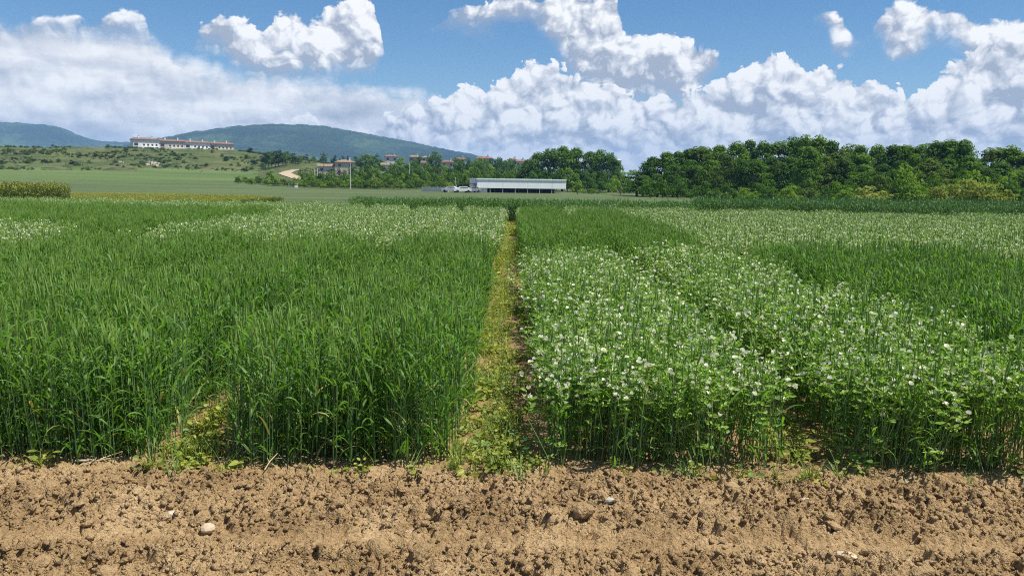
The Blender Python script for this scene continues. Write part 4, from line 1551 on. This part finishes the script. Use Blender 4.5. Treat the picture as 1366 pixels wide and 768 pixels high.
def win(parent, x, z, w, h, y=0.0):
    """a framed window on the front (-y) face"""
    f = MB()
    f.box(x - w / 2 - 0.09, x + w / 2 + 0.09, y - 0.07, y - 0.003, z - 0.14, z - 0.03)                       # sill
    f.box(x - w / 2 - 0.07, x - w / 2, y - 0.05, y - 0.003, z - 0.03, z + h + 0.07)
    f.box(x + w / 2, x + w / 2 + 0.07, y - 0.05, y - 0.003, z - 0.03, z + h + 0.07)
    f.box(x - w / 2, x + w / 2, y - 0.05, y - 0.003, z + h, z + h + 0.07)
    o = part('window', f, M['pale_wall'], parent)
    p = MB()
    p.box(x - w / 2, x + w / 2, y - 0.02, y - 0.003, z - 0.03, z + h)
    part('pane', p, M['glass_dark'], o)


def house(px0, px1, ytop, r, wall, roof, label, storeys=1, hip=2.0, base=None, chimney=True, turn=0.0, depth=None, name='house'):
    xm, ym_, z = spot((px0 + px1) / 2, r)
    w = px_size(px1 - px0, r)
    dp = depth or max(5.0, w * 0.6)
    ang = -math.atan2(xm, ym_) + turn
    e = put(name, None, None, (xm, ym_, z), ang, label=label, cat='house' if name == 'house' else 'building')
    H = max(2.8, top_z((px0 + px1) / 2, ytop, r) - z)
    rh = min(H * 0.34, dp * 0.22)
    wh = H - rh
    b = MB()
    b.box(-w / 2 + 0.3, w / 2 - 0.3, 0, dp, -1.5, wh - 0.004)
    part('wall', b, M[wall], e)
    b = MB()
    gable(b, -w / 2 + 0.3, w / 2 - 0.3, 0, dp, wh, wh + rh, 0.45, hip)
    ro = part('roof', b, M[roof], e)
    if chimney:
        b = MB()
        b.box(w * 0.18, w * 0.18 + 0.7, dp * 0.30, dp * 0.30 + 0.7, wh + rh * 0.35, wh + rh + 0.8)
        b.box(w * 0.18 - 0.1, w * 0.18 + 0.8, dp * 0.30 - 0.1, dp * 0.30 + 0.8, wh + rh + 0.803, wh + rh + 0.95)
        part('chimney', b, M['white_wall'], ro)
    st = max(1, int(wh // 2.7)) if storeys == 0 else storeys
    n = max(2, int(w // 3.2))
    for s in range(st):
        for i in range(n):
            x = -w / 2 + w * (i + 0.5) / n
            zz = wh - 1.75 - s * 2.75
            if zz > 0.2 and not (s == st - 1 and i == n // 2):
                win(e, x, zz, 1.1, 1.15)
    b = MB()
    x = -w / 2 + w * (n // 2 + 0.5) / n
    b.box(x - 0.5, x + 0.5, -0.05, -0.003, 0.0, 2.1)
    do = part('door', b, M['wood_pole'], e)
    b = MB()
    b.box(x + 0.32, x + 0.40, -0.10, -0.053, 0.95, 1.05)
    part('handle', b, M['steel'], do)
    return e


# long row of flats along the hill crest
def flats():
    xa, ya = at_px(180, 655)
    xb, yb = at_px(313, 672)
    L = math.hypot(xb - xa, yb - ya)
    ang = math.atan2(yb - ya, xb - xa)
    zl = top_z(180, 200.0, 655)
    zr = top_z(313, 204.5, 672)
    e = put('apartment_row', None, None, (xa, ya, 0), ang, label='long white apartment row with brown tiled roofs along the hill crest', cat='building')
    n = 4
    for i in range(n):
        s0, s1 = L * i / n, L * (i + 1) / n
        zb = zl + (zr - zl) * (i / (n - 1))
        H = (7.8, 7.3, 7.0, 6.8)[i]
        dp = 11.0
        b = MB()
        b.box(s0 + 0.03, s1 - 0.03, 0, dp, zb - 12, zb + H - 0.004)
        part('wall', b, M['cream_wall' if i % 2 else 'white_wall'], e)
        # white balcony front, wide and proud, with flat dark slabs beside it painted as a recess's shade
        q0, q1 = s0 + (s1 - s0) * 0.32, s1 - 0.8
        b = MB()
        b.box(q0, q1, -1.5, -0.003, zb - 9, zb + 2.6)
        bal = part('balcony', b, M['white_wall'], e)
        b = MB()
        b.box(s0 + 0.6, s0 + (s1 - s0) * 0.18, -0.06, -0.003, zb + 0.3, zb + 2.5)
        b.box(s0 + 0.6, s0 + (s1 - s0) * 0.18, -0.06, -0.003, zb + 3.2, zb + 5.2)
        part('loggia_shade', b, M['dark_void'], e)
        for k in range(4):
            x = q0 + (q1 - q0) * (k + 0.5) / 4
            win(e, x, zb + 3.3, 1.3, 1.4)
        if i == 0:
            for k in range(3):
                x = q0 + (q1 - q0) * (k + 0.6) / 4
                f = MB()
                f.box(x - 0.55, x + 0.55, -1.56, -1.503, zb + 0.2, zb + 1.4)
                part('window', f, M['glass_dark'], e)
        b = MB()
        gable(b, s0 - (0.9 if i == 0 else 0), s1 + (0.9 if i == n - 1 else 0) - 0.02, -0.9, dp, zb + H, zb + H + 1.7, 0.0 if 0 < i < n - 1 else 0.02, 2.6 if i in (0, n - 1) else 0.05)
        ro = part('roof', b, M['roof_brown'], e)
        for k, q in enumerate((0.22, 0.72)):
            x = s0 + (s1 - s0) * q
            b = MB()
            b.box(x, x + 1.0, 3.0, 3.9, zb + H + 0.6, zb + H + 2.7)
            b.box(x - 0.15, x + 1.15, 2.85, 4.05, zb + H + 2.703, zb + H + 2.95)
            part('chimney', b, M['white_wall'], ro)


flats()
house(447, 474, 213.0, 330, 'cream_wall', 'roof_tan', 'cream farmhouse with tan hipped roof above the dark conifers', 0, 3.0)
house(424, 447, 218.5, 332, 'pale_wall', 'roof_tan', 'low pale outbuilding joined to the left of the cream farmhouse', 1, 0.4, chimney=False, name='outbuilding')
house(513, 531, 206.5, 440, 'white_wall', 'roof_brown', 'small white house with grey-brown roof near the top of the village', 0)
house(508, 521, 217.0, 350, 'white_wall', 'roof_tan', 'white gabled house half hidden below the grey-brown roof', 0, 0.3)
house(545, 561, 207.0, 445, 'cream_wall', 'roof_tan', 'cream house with wide tan roof on the village skyline', 0)
house(562, 576, 208.0, 440, 'pale_wall', 'roof_tan', 'pale house with tan roof right of the wide tan roof', 0)
house(561, 569, 214.5, 385, 'grey_wall', 'roof_brown', 'narrow grey block standing below the tan roofs', 0, 0.6, chimney=False)
house(588, 606, 213.5, 400, 'cream_wall', 'roof_red', 'cream house with orange-red roof in the middle of the village', 0)
house(604, 622, 210.0, 455, 'pale_wall', 'roof_red', 'pale house with red roof behind the garden trees', 0)
house(634, 657, 208.5, 460, 'cream_wall', 'roof_red', 'long red roofed house on the right end of the skyline', 0)
house(676, 690, 211.0, 470, 'pale_wall', 'roof_brown', 'pale house with brown roof left of the shed clump', 0)
house(688, 700, 213.0, 400, 'white_wall', 'roof_red', 'white house with steep red roof at the edge of the shed clump', 0, 0.3)
house(786, 804, 207.5, 900, 'grey_wall', 'grey_wall', 'distant grey building in the gap between clump and wood', 0, chimney=False, name='far_building')
house(812, 828, 212.0, 930, 'grey_wall', 'grey_wall', 'distant grey block in the gap nearest the wood', 0, chimney=False, name='far_building')


# the long white open-sided shed
def shed():
    xa, ya = at_px(636.5, 194)
    xb, yb = at_px(755, 200)
    L = math.hypot(xb - xa, yb - ya)
    ang = math.atan2(yb - ya, xb - xa)
    z0 = tz((xa + xb) / 2, (ya + yb) / 2) - 0.1
    zt = top_z(695, 238.4, 197)
    H = zt - z0
    e = put('open_shed', None, None, (xa, ya, z0), ang, label='long white open-sided farm shed at the edge of the field', cat='shed')
    joints = [0, 0.285, 0.565, 0.84, 1.0]
    lo = H * 0.34
    for i in range(4):
        b = MB()
        b.box(L * joints[i] + 0.03, L * joints[i + 1] - 0.03, 0.0, 0.12, lo, H - 0.32)
        part('panel', b, M['sheet_white'], e)
    for t in (0.004, 0.145, 0.285, 0.425, 0.565, 0.70, 0.84, 0.985):
        b = MB()
        b.box(L * t - 0.08, L * t + 0.08, 0.123, 0.28, -1.0, H - 0.33)
        part('post', b, M['steel'], e)
        b = MB()
        b.box(L * t - 0.1, L * t + 0.1, 8.6, 8.8, -1.0, H - 0.5)
        part('post', b, M['steel'], e)
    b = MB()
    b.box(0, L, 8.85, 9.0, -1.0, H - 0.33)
    part('back_wall', b, M['dark_void'], e)  # interior shade put into the wall's dark colour
    for s in (-0.1, L - 0.1):
        b = MB()
        b.box(s, s + 0.2, 0.2, 8.8, -1.0 if s < 0 else lo, H - 0.33)
        part('end_wall', b, M['sheet_white'], e)
    b = MB()
    k = 40
    pts_f, pts_b = [], []
    b.box(-0.2, L + 0.2, -0.16, 9.2, H - 0.32, H - 0.14)
    ro = part('roof', b, M['sheet_roof'], e)
    b = MB()
    for i in range(k):                                        # ribs of the sheeting
        x = -0.15 + (L + 0.3) * (i + 0.5) / k
        b.box(x - 0.06, x + 0.06, -0.17, 9.2, H - 0.137, H - 0.05)
    o = part('roof_ribs', b, M['sheet_roof'], ro)
    o['kind'] = 'stuff'
    b = MB()
    b.box(0.4, L * 0.115, 0.3, 3.5, -1.0, lo - 0.05)
    part('white_store', b, M['white_wall'], e)
    # interior stays empty in front of the darkened back wall
    return e


shed()


def pole(px, r, top, rad, mat, label, arm=0, name='utility_pole'):
    x, y, z = spot(px, r)
    h = top_z(px, top, r) - z
    e = put(name, None, None, (x, y, z), -math.atan2(x, y), label=label, cat='pole')
    b = MB()
    b.tube([(0, 0, -0.5), (0, 0, h * 0.5), (0, 0, h)], (rad, rad * 0.85, rad * 0.65), 8)
    part('shaft', b, M[mat], e)
    if arm:
        b = MB()
        b.box(-arm, arm, -rad - 0.1, -rad - 0.003, h * 0.86, h * 0.86 + 0.14)
        part('crossarm', b, M['wood_pole'], e)
        for s in (-0.9, 0, 0.9):
            b = MB()
            b.tube([(s * arm, -rad - 0.05, h * 0.86 + 0.143), (s * arm, -rad - 0.05, h * 0.86 + 0.55)], (0.09, 0.06), 6)
            part('insulator', b, M['dark_void'], e)


pole(432.5, 246, 200.5, 0.14, 'wood_pole', 'tall dark utility pole with crossarm above the hedge', 1.1)
pole(467.3, 228, 217.5, 0.17, 'concrete', 'pale concrete pole rising from the field edge by the hedge')
pole(546.3, 285, 218.0, 0.16, 'concrete', 'grey pole among the garden trees right of the farmhouse')
pole(607.5, 193, 236.0, 0.10, 'steel', 'thin bluish steel pole beside the carport')
pole(419.8, 255, 226.0, 0.24, 'concrete', 'left of two short pale posts by the dark conifers', name='gate_post')
pole(423.6, 255, 224.5, 0.24, 'concrete', 'right of two short pale posts by the dark conifers', name='gate_post')


# carport, cars, low wall
def carport():
    x, y, z = spot(622, 194)
    e = put('carport', None, None, (x, y, z), -math.atan2(x, y), label='low dark-roofed carport left of the white shed', cat='carport')
    b = MB()
    b.box(-2.6, 2.6, -1.6, 3.4, 1.95, 2.12)
    part('roof', b, M['dark_void'], e)
    for sx in (-2.4, 2.4):
        for sy in (-1.4, 3.2):
            b = MB()
            b.box(sx - 0.07, sx + 0.07, sy - 0.07, sy + 0.07, -0.5, 1.947)
            part('post', b, M['steel'], e)


carport()


def car(px, r, turn, mat, label):
    x, y, z = spot(px, r)
    e = put('parked_car', None, None, (x, y, z), -math.atan2(x, y) + turn, label=label, cat='car')
    prof = [(-2.1, 0.35), (-2.12, 0.75), (-1.95, 0.92), (-1.2, 1.0), (-0.55, 1.42), (0.9, 1.46), (1.75, 1.02), (2.05, 0.95), (2.1, 0.4)]
    b = MB()
    n = len(prof)
    k = 0
    for yy, ins in ((-0.85, 0.0), (-0.80, 0.03), (0.80, 0.03), (0.85, 0.0)):
        pass
    for yy in (-0.85, 0.85):
        b.v += [(px_, yy * (0.86 if pz > 1.1 else 1.0), pz) for px_, pz in prof]
    b.f.append(tuple(range(n - 1, -1, -1)))
    b.f.append(tuple(range(n, 2 * n)))
    for i in range(n):
        j = (i + 1) % n
        b.f.append((i, j, n + j, n + i))
    b.m += [0] * (n + 2)
    part('body', b, M[mat], e)
    b = MB()
    b.v += [(-1.02, -0.84, 1.03), (1.45, -0.84, 1.06), (0.85, -0.765, 1.36), (-0.5, -0.765, 1.34)]
    b.f.append((0, 1, 2, 3))
    b.m.append(0)
    part('side_window', b, M['glass_dark'], e)
    for sx in (-1.3, 1.3):
        for sy in (-0.86, 0.70):
            w = MB()
            w.tube([(sx, sy, 0.32), (sx, sy + 0.16, 0.32)], (0.32, 0.32), 14)
            w.poly([(sx + 0.32 * math.cos(-t), sy, 0.32 + 0.32 * math.sin(-t)) for t in np.linspace(0, 6.283, 14, endpoint=False)])
            part('wheel', w, M['rubber'], e)
    b = MB()
    b.box(-2.14, -2.10, -0.7, -0.4, 0.62, 0.76)
    part('headlight', b, M['sheet_white'], e)


car(617, 190, 0.15, 'car_white', 'white car parked in front of the dark-roofed carport')
car(630, 193, 0.6, 'car_grey', 'dark grey car parked close to the left end of the white shed')
car(601, 192, -0.2, 'car_white', 'white car parked left of the steel pole')


def low_wall():
    xa, ya = at_px(563, 200)
    xb, yb = at_px(598, 197)
    L = math.hypot(xb - xa, yb - ya)
    e = put('garden_wall', None, None, (xa, ya, tz(xa, ya)), math.atan2(yb - ya, xb - xa), label='low pale garden wall left of the parked white car', cat='wall')
    n = 7
    for i in range(n):
        b = MB()
        b.box(L * i / n + 0.01, L * (i + 1) / n - 0.01, 0, 0.18, -0.4, 1.15)
        part('panel', b, M['pale_wall'], e)
        b = MB()
        b.box(L * i / n - 0.1, L * i / n + 0.1, -0.06, -0.003, -0.4, 1.3)
        part('post', b, M['concrete'], e)


low_wall()
x, y, z = spot(391, 234)
b = MB()
b.box(-1.3, 1.3, 0, 2.2, -0.3, 1.0)
b.box(-1.4, 1.4, -0.1, 2.3, 1.003, 1.1)
put('box_van', b.mesh('box_van', M['white_wall']), None, (x, y, z), -math.atan2(x, y), label='small white block-shaped tank in front of the hedge', cat='tank')  # small box van, drawn as a plain white block


# pale dirt track cutting up the slope left of the farmhouse
def dirt_track():
    cl = [(402, 285), (394, 300), (385, 315), (380, 328), (386, 342), (396, 350)]
    V, F = [], []
    P = [Vector((*at_px(px, r), 0)) for px, r in cl]
    fine = []
    for i in range(len(P) - 1):
        for t in np.linspace(0, 1, 8, endpoint=False):
            fine.append(P[i].lerp(P[i + 1], t))
    fine.append(P[-1])
    for i, p in enumerate(fine):
        d = (fine[min(i + 1, len(fine) - 1)] - fine[max(i - 1, 0)]).normalized()
        s = Vector((d.y, -d.x, 0))
        for k in range(7):
            q = p + s * (k / 6 - 0.5) * 5.0
            V.append((q.x, q.y, tz(q.x, q.y) + 0.22))
    for i in range(len(fine) - 1):
        for k in range(6):
            a = i * 7 + k
            F.append((a, a + 1, a + 8, a + 7))
    put('dirt_track', mesh_np('dirt_track', V, np.array(F), M['track'], smooth_shade=True), kind='structure')


dirt_track()
rs_ = np.random.default_rng(3)
for i, (px, r, s) in enumerate([(197, 424, 1.5), (201, 430, 2.0), (205, 426, 2.3), (209, 421, 1.6), (212, 428, 1.3), (161, 432, 1.2), (165, 430, 0.9)]):
    x, y, z = spot(px, r)
    b = MB()
    n = 7
    ring = [(math.cos(t) * rs_.uniform(.7, 1.2), math.sin(t) * rs_.uniform(.6, 1.0)) for t in np.linspace(0, 6.283, n, endpoint=False)]
    lo = [(u * s, v * s, -0.5) for u, v in ring]
    hi = [(u * s * .75, v * s * .75, s * rs_.uniform(.35, .6)) for u, v in ring]
    b.v += lo + hi
    for k in range(n):
        b.f.append((k, (k + 1) % n, n + (k + 1) % n, n + k))
    b.f.append(tuple(range(n, 2 * n)))
    b.m += [0] * (n + 1)
    put('boulder', b.mesh('boulder', M['rock']), None, (x, y, z), rs_.uniform(0, 6), label='pale boulder, %s from the left on the bare patch of hillside' % ordinal([161, 165, 197, 201, 205, 209, 212].index(px) + 1),
        cat='rock', group='boulders on the hillside')

# ================================================================== small things in front
M['stone_pale'] = plain('stone_pale', (0.46, 0.37, 0.25), 0.9, 0.2, 14.0)
M['stone_grey'] = plain('stone_grey', (0.36, 0.34, 0.29), 0.9, 0.15, 14.0)
M['stone_dark'] = plain('stone_dark', (0.17, 0.165, 0.16), 0.85, 0.15, 14.0)
M['stone_white'] = plain('stone_white', (0.46, 0.385, 0.28), 0.85, 0.2, 14.0)


def stone(px, py, sx, sy, sz, mat, label, seed, blocky=0.0, rz=0.0):
    import bmesh
    x, y, z = soil_spot(px, py)
    rs = np.random.default_rng(seed)
    bm = bmesh.new()
    bmesh.ops.create_icosphere(bm, subdivisions=2, radius=1.0)
    d = rs.normal(size=(7, 3))
    d /= np.linalg.norm(d, axis=1)[:, None]
    cut = rs.uniform(0.62, 0.9, 7)
    for v in bm.verts:
        p = np.array(v.co)
        if blocky:
            p = np.sign(p) * np.abs(p) ** (1 - 0.55 * blocky)
        for dd, c in zip(d, cut):                             # knock flat facets off
            o = float(p @ dd) - c
            if o > 0:
                p = p - dd * o * 0.9
        v.co = Vector(p * (sx, sy, sz))
    me = bpy.data.meshes.new('stone')
    bm.to_mesh(me)
    bm.free()
    me.materials.append(M[mat])
    put('stone', me, None, (x, y, z + sz * 0.30), rz, label=label, cat='stone', group='stones in the tilled soil')


stone(232, 686, 0.045, 0.030, 0.016, 'stone_white', 'pale flat stone lying left of centre in the tilled soil', 1, 0.3, 0.3)
stone(277, 699, 0.038, 0.032, 0.028, 'stone_pale', 'rounded tan stone right of the pale flat stone', 2)
stone(318, 707, 0.014, 0.013, 0.011, 'stone_white', 'tiny whitish round pebble right of the rounded tan stone', 3)
stone(332, 733, 0.062, 0.022, 0.012, 'stone_pale', 'long flat tan slab of stone near the bottom left', 4, 0.2, 0.35)
stone(793, 675, 0.026, 0.022, 0.020, 'stone_white', 'small cream cube-shaped stone right of the path end', 5, 0.9, 0.2)
stone(812, 674, 0.036, 0.026, 0.019, 'stone_grey', 'greyish stone touching the right of the cream cube-shaped stone', 6, 0.2)
stone(650, 677, 0.042, 0.012, 0.010, 'stone_dark', 'dark grey sliver of stone in the soil below the path', 7, 0.3, 0.4)
stone(1214, 638, 0.034, 0.028, 0.036, 'stone_pale', 'pale upright block of stone at the crop edge on the right', 8, 0.7)
stone(545, 703, 0.020, 0.014, 0.010, 'stone_white', 'small pale pebble in the wheel track left of the path', 9)
stone(1075, 671, 0.030, 0.022, 0.016, 'stone_pale', 'smooth tan stone in the right half of the tilled soil', 10)
stone(96, 660, 0.020, 0.015, 0.012, 'stone_white', 'small pale stone near the left edge of the soil', 11)
stone(1130, 748, 0.052, 0.034, 0.014, 'stone_pale', 'flat tan stone near the bottom right corner of the soil', 12, 0.3, -0.2)


def hero_weed(px, py, n, size, h, mat, label, seed, stems=1, name='broadleaf_weed'):
    rs = np.random.default_rng(seed)
    d = pix_dir(px, py)
    t = CAM_H / -d.z
    x, y = d.x * t, d.y * t
    z = float(soil_h(np.array([x]), np.array([y]))[0]) if y < FRONT + 0.3 else -0.02
    e = put(name, None, None, (x, y, max(z, -0.02)), label=label, cat='weed', group='weeds at the crop edge')
    for s in range(stems):
        ox, oy = (rs.normal() * 0.035, rs.normal() * 0.03) if stems > 1 else (0, 0)
        st = MB()
        top = Vector((ox + rs.normal() * 0.02, oy + rs.normal() * 0.02, h * rs.uniform(0.8, 1.1)))
        st.tube([(ox, oy, -0.01), Vector((ox, oy, 0)).lerp(top, 0.5), top], (0.0035, 0.0028, 0.0014), 5)
        part('stem', st, M['weed_green'], e)
        for k in range(n):
            lf = MB()
            q = Vector((ox, oy, 0)).lerp(top, rs.uniform(0.15, 1.0))
            a = rs.uniform(0, 6.28)
            dd = Vector((math.cos(a), math.sin(a), rs.uniform(-0.1, 0.5)))
            q2 = q + dd * size * 0.5
            lf.tube([q, q2], (0.0011, 0.0009), 3)
            oval(lf, q2, dd, rand_dir(rs, 0.6, 1), size * rs.uniform(0.8, 1.3), size * rs.uniform(0.65, 0.9), 0, size * 0.06)
            part('leaf', lf, M[mat], e)


hero_weed(640, 604, 9, 0.050, 0.13, 'weed_green', 'green broad-leaved weed at the left mouth of the path', 1)
hero_weed(692, 606, 9, 0.055, 0.15, 'weed_green', 'taller green weed in the middle of the path mouth', 2)
hero_weed(664, 612, 7, 0.040, 0.08, 'weed_leaf', 'small yellowish weed at the soil edge of the path', 3)
hero_weed(862, 612, 10, 0.040, 0.14, 'weed_pale', 'pale cream-green weed at the foot of the near pea plot', 4)
hero_weed(1072, 612, 11, 0.045, 0.17, 'weed_leaf', 'yellow-green weed clump left in the gap between the pea plots', 5, 3)
hero_weed(1098, 604, 11, 0.045, 0.16, 'weed_leaf', 'yellow-green weed clump right in the gap between the pea plots', 6, 3)
hero_weed(1142, 628, 9, 0.050, 0.09, 'weed_green', 'low bright green weed on the soil right of the gap clumps', 7, 2)
hero_weed(232, 592, 10, 0.042, 0.14, 'weed_green', 'green weed left in the gap between the front wheat plots', 8, 2)
hero_weed(256, 606, 8, 0.042, 0.10, 'weed_leaf', 'yellowish weed in the mouth of the gap between wheat plots', 9, 2)
hero_weed(196, 604, 9, 0.042, 0.12, 'weed_green', 'bushy green weed at the right foot of the leftmost wheat plot', 10, 2)
hero_weed(1290, 628, 9, 0.046, 0.12, 'weed_green', 'green weed at the crop edge far right', 11)
hero_weed(1232, 626, 8, 0.046, 0.10, 'weed_green', 'green weed beside the pale upright stone', 12)


def tuft(px, py, n, L, mat, label, seed, spread=0.05):
    rs = np.random.default_rng(seed)
    x, y, z = soil_spot(px, py)
    e = put('grass_tuft', None, None, (x, y, z), label=label, cat='grass tuft', group='grass tufts at the crop edge')
    for k in range(n):
        b = MB()
        ribbon(b, (rs.normal() * spread, rs.normal() * spread * 0.5, -0.005), rs.uniform(0, 6.28), rs.uniform(0.25, 1.3), L * rs.uniform(0.6, 1.2), 0.008, rs.uniform(0.2, 1.5), 0, 5, rs.uniform(-1, 1))
        part('blade', b, M[mat if rs.random() < 0.75 else 'straw'], e)


tuft(318, 612, 16, 0.20, 'weed_leaf', 'sprawling pale grass tuft at the left foot of the second wheat plot', 1)
tuft(382, 617, 18, 0.20, 'weed_pale', 'straw-coloured grass tuft under the middle of the second wheat plot', 2)
tuft(350, 614, 14, 0.18, 'weed_green', 'green grass tuft between the two pale tufts', 3)
tuft(470, 616, 12, 0.16, 'weed_green', 'green grass tuft at the foot of the wheat left of the path', 4)
tuft(12, 600, 12, 0.18, 'weed_leaf', 'yellowish grass tuft at the far left crop edge', 5)
tuft(985, 622, 9, 0.14, 'weed_pale', 'dry grass tuft at the foot of the near pea plot', 6)


def stalk(px, py, L, rz, label, mat='straw', tilt=0.12):
    x, y, z = soil_spot(px, py)
    b = MB()
    b.tube([(-L / 2, 0, 0.0), (0, 0.008, L * tilt * 0.5), (L / 2, 0, L * tilt)], (0.0030, 0.0032, 0.0018), 6)
    b.tube([(-L * 0.06, 0.008, L * tilt * 0.45), (L * 0.02, 0.030, L * tilt * 0.6 + 0.012)], (0.0022, 0.0008), 5)
    put('dry_stalk', b.mesh('dry_stalk', M[mat]), None, (x, y, z + 0.012), rz, label=label, cat='stalk', group='dry stalks on the soil')


stalk(142, 617, 0.20, 0.9, 'dry straw stalk leaning at the corner of the leftmost wheat plot')
stalk(128, 622, 0.16, 0.4, 'short dry stalk lying left of the wheat gap')
stalk(26, 606, 0.14, 0.05, 'short brown stalk lying at the left edge of the soil', 'dead_leaf')
stalk(362, 628, 0.12, 1.2, 'pale upright bit of straw below the second wheat plot', 'straw', 0.5)
stalk(640, 612, 0.12, 0.3, 'thin straw lying across the mouth of the path')
stalk(1160, 634, 0.18, -0.3, 'pale straw lying in front of the right pea plot')

# a small bleached, ribbed scrap at the crop edge on the left
x, y, z = soil_spot(113, 620)
e = put('plant_label', None, None, (x, y, z + 0.016), 0.12, label='small bleached ribbed plastic tag lying at the left crop edge', cat='tag')
for k in range(5):
    b = MB()
    b.box(-0.05 + k * 0.021, -0.05 + k * 0.021 + 0.018, -0.012, 0.012, 0, 0.004 + 0.002 * (k % 2))
    part('rib', b, M['stone_white'], e)
b = MB()
b.box(-0.052, 0.056, -0.010, 0.010, -0.004, -0.0005)
part('backing', b, M['stone_grey'], e)

# ================================================================== air
hz = bpy.data.materials.new('haze')
hz.use_nodes = True
nt = hz.node_tree
nt.nodes.clear()
pv = nt.nodes.new('ShaderNodeVolumePrincipled')
pv.inputs['Color'].default_value = (0.34, 0.60, 1.0, 1.0)
pv.inputs['Density'].default_value = 0.00014
pv.inputs['Anisotropy'].default_value = 0.0
mo = nt.nodes.new('ShaderNodeOutputMaterial')
nt.links.new(pv.outputs[0], mo.inputs['Volume'])
b = MB()
b.box(-7000, 7000, -7000, 7000, -9, 300)
put('haze', b.mesh('haze', hz), kind='stuff', label='thin blue haze filling the air')
